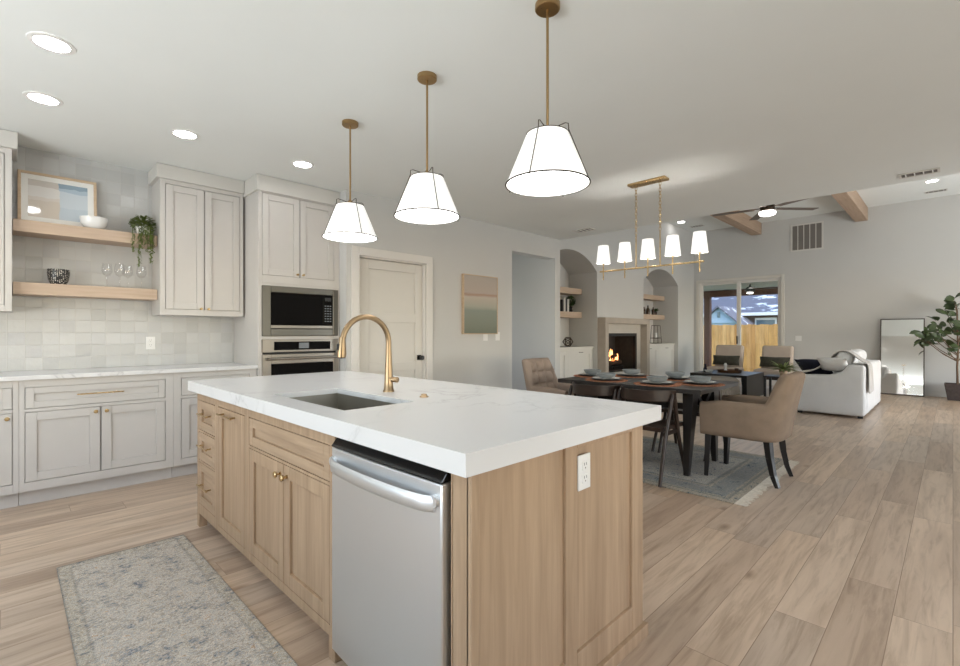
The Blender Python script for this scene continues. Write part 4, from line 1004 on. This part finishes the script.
def sm(a, b, x):
    u = max(0, min(1, (x - a) / (b - a))); return u * u * (3 - 2 * u)
def armchair(label, loc, rz, mat, back_h, arm_h, lean, tuft):
    t = thing('tufted_armchair' if tuft else 'upholstered_armchair', label, 'armchair', (0, 0, 0))
    hw, yf, yb, yc = .295, .285, -.30, -.02
    path = []
    for i in range(9): path.append((hw, yf + (yc - yf) * i / 9))
    n_ = 30; e = 4.2
    for i in range(n_ + 1):
        a = PI * i / n_; c, s = math.cos(a), math.sin(a)
        path.append((hw * math.copysign(abs(c) ** (2 / e), c), yc + (yb - yc) * abs(s) ** (2 / e)))
    path += [(-p[0], p[1]) for p in path[:9][::-1]]
    rings = []
    for i, (x, y) in enumerate(path):
        a, b = path[max(0, i - 1)], path[min(len(path) - 1, i + 1)]
        d = Vector((b[0] - a[0], b[1] - a[1], 0)).normalized(); nrm = Vector((-d.y, d.x, 0))
        if nrm.x * x + nrm.y * (y - .1) < 0: nrm = -nrm
        w = sm(.205, .264, -y)
        top = arm_h - .02 * sm(.12, .28, y) + (back_h - arm_h) * w
        th = .058 + .025 * w; r = []
        for off, z in ((-.03, .352), (-.006, .362), (0, .40), (.006, .5), (.010, top - .035), (.004, top - .01), (-.02, top + .004), (-th + .02, top + .004), (-th - .002, top - .012), (-th - .004, top - .04), (-th, .50), (-th, .40), (-th, .352)):
            yy = -lean * max(0, z - .46) * w
            r.append((x + nrm.x * off, y + nrm.y * off + yy, z))
        rings.append(r)
    m = MB().loft(rings); m.build('shell', mat, t, smooth=60)
    m = MB().box(-.236, .236, -.22, .275, .36, .475).build('seat_cushion', mat, t, smooth=60, bev=.035, seg=4)
    for s in (-1, 1):
        MB().bar((s * .245, .235, .36), (s * .25, .25, 0), (.05, .05), (.032, .032)).floor_at(0).build('leg', 'black_wood', t, smooth=0, bev=.004)
        m = MB(); pts = [(s * .20, -.20, .36), (s * .205, -.215, .22), (s * .212, -.24, .09), (s * .22, -.272, 0)]
        for i in range(3):
            w0, w1 = .05 - .0065 * i, .05 - .0065 * (i + 1); m.bar(pts[i], pts[i + 1], (w0, w0), (w1, w1))
        m.floor_at(0).build('leg', 'black_wood', t, smooth=60)
    if tuft:
        g = []; nx, nz = 24, 24; W_, Hh = .43, .42
        for i in range(nx + 1):
            for j in range(nz + 1):
                u, v = i / nx, j / nz
                puff = .05 * (abs(math.sin(PI * 3 * u)) * abs(math.sin(PI * 3 * v))) ** .6 * min(1, 12 * min(u, 1 - u, v, 1 - v) + .2)
                z = .47 + Hh * v; y = yb + .088 - lean * (z - .46) + puff
                g.append((W_ * (u - .5), y, z))
        MB().add(g, [(i * (nz + 1) + j, (i + 1) * (nz + 1) + j, (i + 1) * (nz + 1) + j + 1, i * (nz + 1) + j + 1) for i in range(nx) for j in range(nz)]).build('tufted_back', mat, t, smooth=60)
    t.location = loc; t.rotation_euler = (0, 0, rz); return t
armchair('brown velvet armchair with black legs at the near end of the table', (4.455, 1.235, RZ), 0, 'taupe_velvet', .885, .645, .20, False)
armchair('taupe armchair with button-tufted back at the far left table end', (4.52, 3.22, RZ), PI, 'taupe_tufted', .90, .60, .22, True)

# six place settings
SET = [(4.12, 2.385, 'at the left place on the island side of the table'), (4.12, 1.875, 'at the right place on the island side of the table'),
       (4.70, 2.42, 'at the left place on the fireplace side of the table'), (4.70, 1.955, 'at the right place on the fireplace side of the table'),
       (4.41, 2.715, 'at the far left end of the table'), (4.40, 1.605, 'at the table end before the brown armchair')]
first = {}
for x, y, w in SET:
    for nm, lab, cat, grp, z in (('placemat', 'round rust-orange woven placemat ', 'placemat', 'placemats on the dining table', .7605), ('charger_plate', 'dark round charger plate ', 'plate', 'charger plates on the dining table', .7655), ('dinner_plate', 'white dinner plate ', 'plate', 'dinner plates on the dining table', .7745), ('soup_bowl', 'pale grey bowl ', 'bowl', 'bowls on the dining table', .7815)):
        if nm in first: dup(first[nm], (x, y, z), None, lab + w); continue
        m = MB()
        if nm == 'placemat': m.lathe([(.001, .0), (.20, .0), (.202, .002), (.20, .0045), (.001, .0045)], (x, y, z), 40); mt = 'placemat_weave'
        elif nm == 'charger_plate': m.lathe([(.001, 0), (.10, 0), (.145, .010), (.15, .012), (.145, .0135), (.10, .0085), (.001, .0085)], (x, y, z), 40); mt = 'charger_dark'
        elif nm == 'dinner_plate': m.lathe([(.001, 0), (.085, 0), (.125, .010), (.13, .0125), (.125, .0135), (.085, .0065), (.001, .0065)], (x, y, z), 40); mt = 'white_ceramic'
        else: m.lathe([(.001, .002), (.045, .002), (.048, 0), (.074, .012), (.088, .030), (.092, .048), (.089, .048), (.084, .031), (.07, .016), (.04, .008), (.001, .007)], (x, y, z), 40); mt = 'grey_ceramic'
        first[nm] = one(nm, m, mt, lab + w, cat, (x, y, z), grp)

# ------------------------------------------------------------------ fireplace
t = thing('fireplace', 'stone fireplace surround with a burning log fire', 'fireplace', (8.77, Y0, 0))
m = MB(); F0, F1, FYs = 7.885, 9.70, 4.575
m.box(F0, 8.0, FYs, Y0 - .001, 0, 1.40); m.box(9.57, F1, FYs, Y0 - .001, 0, 1.40); m.box(F0, F1, FYs, Y0 - .001, 1.40, 1.512)
m.build('mantel', 'mantel_stone', t, smooth=0, bev=.004)
frame_cells(MB(), 'y', Y0 - .03, Y0 - .001, 8.0, 9.57, 0, 1.40, [(FB[0], FB[1], FB[2], FB[3])]).build('inner_panel', 'mantel_inner', t, smooth=0, bev=.003)
m = MB(); a, b, c, d = FB; q = .012
m.box(a, a + q, Y0, Y0 + .46, c, d); m.box(b - q, b, Y0, Y0 + .46, c, d); m.box(a + q, b - q, Y0, Y0 + .46, d - q, d); m.box(a + q, b - q, Y0, Y0 + .46, c, c + q); m.box(a, b, Y0 + .46, Y0 + .48, c, d)
m.build('firebox', 'firebrick', t, smooth=0)
frame_cells(MB(), 'y', Y0 - .036, Y0 + .012, a, b, c, d, [(a + .07, b - .07, c + .03, d - .06)]).build('metal_frame', 'black_satin', t, smooth=0, bev=.002)
g = MB()
for i in range(7): g.tube([(8.42 + i * .11, Y0 + .12, c + .10), (8.42 + i * .11, Y0 + .36, c + .10)], .008, 6)
for y in (Y0 + .14, Y0 + .34): g.tube([(8.38, y, c + .09), (9.12, y, c + .09)], .009, 6)
for x in (8.40, 9.10):
    for y in (Y0 + .14, Y0 + .34): g.tube([(x, y, c + .012), (x, y, c + .09)], .009, 6)
g.build('grate', 'black_iron', t)
for (p, e, r) in (((8.40, Y0 + .17, c + .155), (9.08, Y0 + .19, c + .165), .05), ((8.46, Y0 + .31, c + .16), (9.12, Y0 + .29, c + .155), .05), ((8.50, Y0 + .20, c + .25), (9.04, Y0 + .27, c + .24), .045), ((8.62, Y0 + .30, c + .24), (8.86, Y0 + .14, c + .31), .035)):
    MB().tube([Vector(p).lerp(Vector(e), u) + Vector((0, 0, .008 * math.sin(9 * u))) for u in (0, .25, .5, .75, 1)], [r, r * 1.06, r * .96, r * 1.03, r * .95], 12).build('log', 'log_bark', t)
rnd = random.Random(11)
for k in range(11):
    x = 8.60 + .44 * rnd.random(); y = Y0 + .17 + .12 * rnd.random(); h = rnd.uniform(.10, .26); z = c + .20
    pts = [(x + .02 * math.sin(6 * u + k), y, z + h * u) for u in (0, .2, .45, .7, .88, 1)]
    MB().tube(pts, [.018, .034, .030, .018, .008, .001], 8).build('flame', 'flame', t)
MB().sphere((8.80, Y0 + .23, c + .19), .05, 12, 8, (3.6, 1.6, .5)).build('embers', 'ember', t)
# niche cabinets and shelves
def niche_cabinet(label, a, b):
    t = thing('niche_cabinet', label, 'cabinet', ((a + b) / 2, 4.84, 0), 'white cabinets in the arched niches')
    c = (a + b) / 2; holes = [(a + .04, c - .02, .13, .90), (c + .02, b - .04, .13, .90)]
    m = frame_cells(MB(), 'y', 4.84, 4.86, a, b, .0, .94, holes); m.box(a, b, 4.861, 5.375, 0, .94)
    m.build('body', 'niche_cabinet_paint', t, smooth=0, bev=.0015, seg=1)
    MB().box(a, b, 4.82, 5.375, .941, .968).build('top', 'niche_cabinet_paint', t, smooth=0, bev=.003)
    for h, k in zip(holes, (h_ for h_ in (c - .055, c + .055))):
        d = shaker(MB(), 'y', 4.84, h[0] + .003, h[1] - .003, h[2] + .003, h[3] - .003, .07).build('door', 'niche_cabinet_paint', t, smooth=0, bev=.002)
        pull('y', 4.84, (h[0] + h[1]) / 2 - .05, (h[0] + h[1]) / 2 + .05, .865, d, 'bronze')
niche_cabinet('white cabinet in the arched niche left of the fireplace', 6.206, 7.867)
niche_cabinet('white cabinet in the arched niche right of the fireplace', 9.776, 11.584)
for a, b, z, lab in ((6.206, 7.867, 2.015, 'upper oak shelf in the left arched niche'), (6.206, 7.867, 1.565, 'lower oak shelf in the left arched niche'), (9.776, 11.584, 2.075, 'upper oak shelf in the right arched niche'), (9.776, 11.584, 1.605, 'lower oak shelf in the right arched niche')):
    one('niche_shelf', MB().box(a, b, 5.08, 5.375, z - .055, z + .055), 'shelf_oak', lab, 'shelf', ((a + b) / 2, 5.2, z - .055), 'oak shelves in the niches', smooth=0, bev=.003)
def book(x0, w, h, mat, label, y=5.12, z=1.6205):
    t = thing('book', label, 'book', (x0 + w / 2, y + .08, z), 'books on the left niche shelf')
    m = MB(); m.box(x0, x0 + .003, y, y + .165, z, z + h); m.box(x0 + w - .003, x0 + w, y, y + .165, z, z + h); m.box(x0 + .003, x0 + w - .003, y, y + .004, z, z + h)
    m.build('cover', mat, t, smooth=0)
    MB().box(x0 + .0035, x0 + w - .0035, y + .0045, y + .16, z + .003, z + h - .003).build('pages', 'art_mat', t, smooth=0)
book(7.27, .05, .22, 'book_dark', 'dark book leftmost on the left niche shelf')
book(7.325, .055, .25, 'book_white', 'white book left of the black one on the niche shelf')
book(7.385, .05, .245, 'book_dark', 'black book between two white ones on the niche shelf')
book(7.44, .055, .24, 'book_white', 'white book nearest the topiary on the niche shelf')
t = thing('topiary', 'small round green topiary in a dark pot on the niche shelf', 'plant', (7.66, 5.2, 1.6205))
MB().lathe([(.001, 0), (.035, 0), (.045, .03), (.03, .06), (.05, .11), (.044, .11), (.001, .10)], (7.66, 5.2, 1.6205), 20).build('pot', 'black_satin', t)
m = MB().tube([(7.66, 5.2, 1.72), (7.66, 5.2, 1.80)], .008, 8); m.build('stem', 'trunk_wood', t)
m = MB(); rnd = random.Random(8)
for k in range(420):
    v = Vector((rnd.gauss(0, 1), rnd.gauss(0, 1), rnd.gauss(0, 1))).normalized()
    m.leaf(Vector((7.66, 5.2, 1.84)) + v * .078 * rnd.uniform(.75, 1), v + Vector((rnd.uniform(-.6, .6), rnd.uniform(-.6, .6), rnd.uniform(-.6, .6))), .035, .022)
m.build('foliage', 'leaf_green', t)
m = MB(); rnd = random.Random(2); cxx, cyy, czz = 7.40, 5.08, 1.07
g_ = (1 + 5 ** .5) / 2; V = []
for s1 in (-1, 1):
    for s2 in (-1, 1): V += [Vector((0, s1, s2 * g_)), Vector((s1, s2 * g_, 0)), Vector((s2 * g_, 0, s1))]
V = [v_ * .05 for v_ in V]
for i in range(12):
    for j in range(i):
        if (V[i] - V[j]).length < .11: m.tube([V[i] + Vector((cxx, cyy, czz)), V[j] + Vector((cxx, cyy, czz))], .0065, 6)
zmin = min(p[2] for p in m.v); m.v = [(p[0], p[1], p[2] - zmin + .9685) for p in m.v]
one('geometric_ornament', m, 'bronze', 'dark gold openwork geometric ornament on the left niche cabinet', 'ornament', (cxx, cyy, .9685))
bp = [(.001, 0), (.034, 0), (.036, .01), (.036, .11), (.014, .15), (.013, .19), (.001, .19)]
for i, (x, y, k, mat, lab) in enumerate(((10.72, 5.2, .95, 'bottle_brown', 'brown bottle leftmost on the right niche shelf'), (10.86, 5.17, 1.15, 'bottle_brown', 'tall brown bottle second on the right niche shelf'), (11.0, 5.22, .9, 'bottle_green', 'olive bottle in the middle of the right niche shelf'), (11.14, 5.17, 1.0, 'bottle_brown', 'brown bottle fourth on the right niche shelf'))):
    one('bottle', MB().lathe([(r * k, z * k) for r, z in bp], (x, y, 1.6605), 18), mat, lab, 'bottle', (x, y, 1.6605), 'bottles on the right niche shelf')
t = thing('potted_succulent', 'small leafy plant in a dark pot on the right niche shelf', 'plant', (11.28, 5.19, 1.6605))
MB().lathe([(.001, 0), (.045, 0), (.055, .08), (.05, .08), (.001, .07)], (11.28, 5.19, 1.6605), 18).build('pot', 'slate_basket', t)
m = MB(); rnd = random.Random(4)
for k in range(60):
    a = rnd.uniform(0, 2 * PI); m.leaf((11.28, 5.19, 1.735), (math.cos(a), math.sin(a), rnd.uniform(.4, 1.8)), .12, .03)
m.build('foliage', 'leaf_green', t)
t = thing('wire_lantern', 'open dark wire lantern on the right niche cabinet', 'lantern', (11.18, 5.12, .9685))
m = MB(); z0, z1 = .9745, 1.40
for sx in (-1, 1):
    for sy in (-1, 1): m.tube([(11.18 + sx * .10, 5.12 + sy * .10, z0), (11.18 + sx * .075, 5.12 + sy * .075, z1)], .006, 6)
for z, r in ((z0, .10), (z1, .075), (z0 + .12, .093)):
    p = [(11.18 + sx * r, 5.12 + sy * r, z) for sx, sy in ((-1, -1), (1, -1), (1, 1), (-1, 1), (-1, -1))]
    for q in range(4): m.tube([p[q], p[q + 1]], .006, 6)
m.build('frame', 'bronze', t)
MB().box(11.10, 11.26, 5.04, 5.20, z0 + .12, z0 + .13).build('shelf_plate', 'bronze', t, smooth=0)
MB().lathe([(.001, 0), (.03, 0), (.03, .12), (.001, .12)], (11.18, 5.12, z0 + .131), 16).build('candle', 'white_ceramic', t)

# ------------------------------------------------------------------ living room
one('living_rug', MB().box(8.5, 11.9, 1.95, 4.35, .0005, .010), 'living_rug', 'pale rug under the black coffee table', 'rug', (10.05, 3.1, 0), smooth=0, bev=.003)
t = thing('coffee_table', 'square black waterfall coffee table holding a round tray', 'coffee table', (9.95, 3.12, RZ))
MB().box(9.40, 10.50, 2.62, 3.62, .405, .45).build('tabletop', 'black_wood', t, smooth=0, bev=.003)
for y0, y1 in ((2.62, 2.70), (3.54, 3.62)): MB().box(9.40, 10.50, y0, y1, RZ, .405).build('side_panel', 'black_wood', t, smooth=0, bev=.003)
one('round_tray', MB().lathe([(.001, 0), (.20, 0), (.215, .05), (.208, .05), (.195, .012), (.001, .012)], (10.02, 3.10, .4505), 36), 'tray_wood', 'round brown wooden tray on the black coffee table', 'tray', (10.02, 3.10, .4505))
one('tray_sculpture', MB().lathe([(.001, 0), (.035, 0), (.03, .03), (.018, .06), (.028, .11), (.034, .13), (.02, .165), (.001, .17)], (9.98, 3.16, .463), 16), 'white_ceramic', 'small white ceramic vase standing on the round tray', 'vase', (9.98, 3.16, .463))
one('tray_candle', MB().lathe([(.001, 0), (.038, 0), (.038, .07), (.034, .07), (.034, .05), (.001, .05)], (10.05, 2.98, .463), 18), 'bottle_brown', 'short brown candle jar standing on the round tray', 'candle', (10.05, 2.98, .463))
one('dark_vase', MB().lathe([(.001, 0), (.03, 0), (.036, .05), (.02, .11), (.024, .15), (.018, .15), (.001, .02)], (9.86, 3.50, .4505), 18), 'navy_fabric', 'slim dark blue vase at the far end of the coffee table', 'vase', (9.86, 3.50, .4505))
one('white_dish', MB().lathe([(.001, 0), (.05, 0), (.085, .045), (.08, .045), (.048, .008), (.001, .008)], (9.72, 3.38, .4505), 24), 'white_ceramic', 'white dish beside the dark vase on the coffee table', 'bowl', (9.72, 3.38, .4505))
m = MB(); n_ = 96; prof = [(.001, .0), (.30, .0), (.335, .03), (.34, .20), (.335, .37), (.30, .41), (.22, .425), (.001, .43)]
m.loft([[((r + (.008 * math.cos(PI * k) if r > .31 else 0)) * math.cos(2 * PI * k / n_) + 9.0, (r + (.008 * math.cos(PI * k) if r > .31 else 0)) * math.sin(2 * PI * k / n_) + 2.98, z + RZ) for k in range(n_)] for r, z in prof])
one('ribbed_ottoman', m, 'ottoman_fabric', 'round grey ribbed ottoman in front of the black coffee table', 'ottoman', (9.0, 2.98, RZ), smooth=60)
def lounge(label, loc, plabel):
    t = thing('lounge_chair', label, 'armchair', (0, 0, 0), 'pale lounge chairs before the sliding door')
    L = Matrix.Translation((.20, 0, .42)) @ Matrix.Rotation(math.radians(14), 4, 'Y')
    m = MB().box(-.34, .28, -.31, .31, .30, .46); m.build('seat_cushion', 'lounge_fabric', t, smooth=60, bev=.05, seg=4)
    m = MB().box(-.06, .08, -.29, .29, 0, .53); m.v = [tuple(L @ Vector(p)) for p in m.v]; m.build('back_cushion', 'lounge_fabric', t, smooth=60, bev=.05, seg=4)
    MB().box(-.32, .30, -.30, .30, .25, .298).build('frame', 'dark_wood', t, smooth=0, bev=.005)
    for sx in (-.28, .26):
        for sy in (-.27, .27): MB().bar((sx, sy, .25), (sx * 1.05, sy * 1.05, 0), (.045, .045), (.03, .03)).floor_at(0).build('leg', 'dark_wood', t, smooth=0)
    t.location = loc
    P = Matrix.Translation((loc[0] + .05, loc[1], .60 + RZ)) @ Matrix.Rotation(math.radians(14), 4, 'Y') @ Matrix.Rotation(PI / 2, 4, 'Z')
    m = MB().pillow(.56, .22, .15, 10, P)
    one('lumbar_pillow', m, 'olive_fabric', plabel, 'pillow', (loc[0] + .05, loc[1], .49), 'dark pillows on the lounge chairs', weld=True, smooth=60)
    return t
lounge('pale lounge chair with dark pillow before the door, left one', (11.35, 3.60, RZ), 'dark lumbar pillow on the left lounge chair')
lounge('pale lounge chair with dark pillow before the door, right one', (11.35, 2.65, RZ), 'dark lumbar pillow on the right lounge chair')
# side table with plant
t = thing('side_table', 'small black side table at the sofa arm', 'side table', (8.25, 1.86, 0))
MB().box(8.08, 8.42, 1.69, 2.03, .55, .575).build('tabletop', 'black_wood', t, smooth=0, bev=.003)
for sx in (8.10, 8.40):
    for sy in (1.71, 2.01): MB().box(sx - .015, sx + .015, sy - .015, sy + .015, .0, .55).build('leg', 'black_wood', t, smooth=0)
t = thing('side_table_plant', 'feathery green plant in a pale pot on the side table', 'plant', (8.24, 1.80, .5755))
MB().lathe([(.001, 0), (.045, 0), (.06, .10), (.054, .10), (.001, .09)], (8.24, 1.80, .5755), 20).build('pot', 'terracotta', t)
m = MB(); rnd = random.Random(9)
for k in range(90):
    a = rnd.uniform(0, 2 * PI); m.leaf((8.24 + .02 * math.cos(a), 1.80 + .02 * math.sin(a), .665), (math.cos(a), math.sin(a), rnd.uniform(.15, 1.3)), rnd.uniform(.13, .24), .022, droop=.35)
m.build('foliage', 'leaf_pale', t)
# sofa
tex = bpy.data.textures.new('cloth_folds', 'CLOUDS'); tex.noise_scale = .22; tex.noise_depth = 2
def soft(mb, name, mat, parent, bev=.05, disp=.02, sub=3, **kw):
    o = mb.build(name, mat, parent, smooth=180, bev=bev, seg=3, **kw)
    s = o.modifiers.new('sub', 'SUBSURF'); s.subdivision_type = 'SIMPLE'; s.levels = sub; s.render_levels = sub
    d = o.modifiers.new('folds', 'DISPLACE'); d.texture = tex; d.strength = disp; d.mid_level = .5; d.texture_coords = 'LOCAL'
    return o
SX0, SX1, SY0, SY1 = 8.56, 10.62, .875, 1.72
t = thing('sofa', 'white slipcovered sofa with its back to the camera side', 'sofa', (9.6, 1.3, 0))
m = MB(); m.box(SX0 + .215, SX1 - .215, SY0 + .225, SY1, .03, .405)
soft(m, 'slipcover_base', 'linen_white', t, .03, .02, 4)
for a, b in ((SX0, SX0 + .20), (SX1 - .20, SX1)):
    m = MB(); m.prism([(SY0 + .003, .03), (SY1 + .012, .03), (SY1 + .006, .58), (SY0 + .42, .60), (SY0 + .26, .66), (SY0 + .20, .755), (SY0 + .003, .76)], 'x', a - .012, b + .012); soft(m, 'arm', 'linen_white', t, .04, .018, 4)
soft(MB().box(SX0 + .215, SX1 - .215, SY0, SY0 + .22, .03, .765), 'back', 'linen_white', t, .05, .02, 4)
for i in range(2):
    x = SX0 + .21 + i * .825
    soft(MB().box(x, x + .815, SY0 + .23, SY1 + .01, .41, .545), 'seat_cushion', 'linen_white', t, .05, .015, 3)
    L = Matrix.Translation((x + .41, SY0 + .33, .55)) @ Matrix.Rotation(math.radians(12), 4, 'X')
    m = MB().box(-.40, .40, -.10, .10, 0, .40); m.v = [tuple(L @ Vector(p)) for p in m.v]; soft(m, 'back_cushion', 'linen_white', t, .08, .03, 3)
m = MB()
for x in (SX0 + .06, SX1 - .06):
    for y in (SY0 + .06, SY1 - .06): m = MB().box(x - .03, x + .03, y - .03, y + .03, 0, .05); m.build('foot', 'black_wood', t, smooth=0)
P = Matrix.Translation((8.67, 1.25, .755)) @ Matrix.Rotation(math.radians(78), 4, 'Z') @ Matrix.Rotation(math.radians(-46), 4, 'X')
one('white_pillow', MB().pillow(.38, .27, .13, 12, P), 'linen_white', 'white pillow lying on the near sofa arm', 'pillow', (8.70, 1.30, .60), weld=True, smooth=80)
P = Matrix.Translation((9.18, 1.57, .66)) @ Matrix.Rotation(math.radians(70), 4, 'Z') @ Matrix.Rotation(math.radians(-50), 4, 'X')
one('navy_pillow', MB().pillow(.48, .40, .17, 12, P), 'navy_fabric', 'dark navy pillow on the sofa seat beside the small plant', 'pillow', (9.18, 1.57, .55), weld=True, smooth=80)
rows = []
prof = [(1.755, .44, 8.60), (1.745, .56, 8.60), (1.70, .612, 8.60), (1.58, .625, 8.62), (1.47, .66, 8.66), (1.38, .76, 8.74), (1.30, .86, 8.80), (1.24, .93, 8.82), (1.15, .955, 8.80), (1.06, .92, 8.76), (.98, .84, 8.72), (.91, .80, 8.70), (.862, .78, 8.69), (.846, .70, 8.68), (.842, .58, 8.68), (.838, .44, 8.67), (.842, .36, 8.67)]
for i, (y, z, x0) in enumerate(prof):
    w = .20 + .14 * min(1, i / 6)
    rows.append([(x0 + w * j / 14, y + .012 * math.sin(j * 1.1 + i * .5), z + .010 * math.sin(j * 1.3 + i)) for j in range(15)])
m = MB().loft(rows, cap=False, closed=False)
o = one('throw_blanket', m, 'throw_grey', 'light grey throw blanket draped over the sofa back', 'blanket', (8.9, 1.2, .6), smooth=180)
s = o.modifiers.new('thick', 'SOLIDIFY'); s.thickness = .014; s.offset = 1; s2 = o.modifiers.new('sub', 'SUBSURF'); s2.levels = s2.render_levels = 2
# leaning mirror
t = thing('floor_mirror', 'tall dark-framed mirror leaning on the far wall', 'mirror', (12.45, .715, 0))
L = Matrix.Translation((12.385, .715, .004)) @ Matrix.Rotation(math.radians(7), 4, 'Y')
def lean_(mb): mb.v = [tuple(L @ Vector(p)) for p in mb.v]; return mb
lean_(frame_cells(MB(), 'x', -.012, .014, -.33, .33, 0, 1.51, [(-.312, .312, .018, 1.492)])).build('frame', 'mirror_edge', t, smooth=0)
lean_(MB().box(0, .01, -.312, .312, .018, 1.492)).build('glass', 'mirror_silver', t, smooth=0)
# fiddle leaf plant
px_, py_ = 12.19, -.06
t = thing('fiddle_leaf_plant', 'tall broad-leaved green plant in a dark basket at the right edge', 'plant', (px_, py_, 0))
m = MB(); q = lambda r, z: [(px_ + sx * r, py_ + sy * r, z) for sx, sy in ((-1, -1), (1, -1), (1, 1), (-1, 1))]
m.loft([q(.13, 0), q(.175, .30), q(.16, .30), q(.15, .25)]); m.build('basket', 'slate_basket', t, smooth=0, bev=.015)
MB().box(px_ - .14, px_ + .14, py_ - .14, py_ + .14, .235, .25).build('soil', 'bottle_brown', t, smooth=0)
lat = Vector((-.7071, .7071, 0)); dep = Vector((.7071, .7071, 0))
def PT(l, z, d=0): return Vector((px_, py_, z)) + lat * l + dep * d
tips = [(.74, 1.13, -.1), (.62, 1.17, .05), (.55, 1.22, 0), (.46, 1.05, .1), (.42, 1.20, -.1), (.30, 1.38, .1), (.24, 1.48, -.05), (.14, 1.62, .1), (.06, 1.80, 0), (.20, 1.12, .1), (.28, .95, -.1), (.12, 1.30, -.2), (-.2, 1.3, .1), (-.4, 1.2, 0), (-.3, 1.5, -.1), (-.1, 1.7, .1), (-.35, 1.0, .15)]
m = MB(); m.tube([PT(0, .24), PT(.01, .6), PT(-.01, .95), PT(.01, 1.3), PT(.02, 1.74)], [.018, .016, .014, .011, .006], 10)
for l, z, d in tips:
    z0 = max(.70, z - .22 - abs(l) * .35); a, b = PT(0, z0), PT(l * .93, z - .03, d * .9); m.tube([a, a.lerp(b, .5) + Vector((0, 0, -.03)), b], [.009, .007, .004], 6)
m.build('trunk', 'trunk_wood', t)
m = MB(); rnd = random.Random(21)
for l, z, d in tips:
    for k in range(7):
        a = rnd.uniform(0, 2 * PI); dv = lat * math.cos(a) + dep * math.sin(a) * .6 + Vector((0, 0, rnd.uniform(-.5, .9)))
        c = PT(l * rnd.uniform(.80, 1.0), z + rnd.uniform(-.07, .07), d)
        nrm = Vector((rnd.uniform(-1, .2), rnd.uniform(-1, .2), rnd.uniform(.1, .9)))
        m.leaf(c, dv, rnd.uniform(.13, .18), rnd.uniform(.09, .12), up=nrm, droop=.2)
m.v = [(min(p[0], 12.57), p[1], p[2]) for p in m.v]
m.build('foliage', 'leaf_deep', t)
# the hallway and room keep their depth; nothing below this line
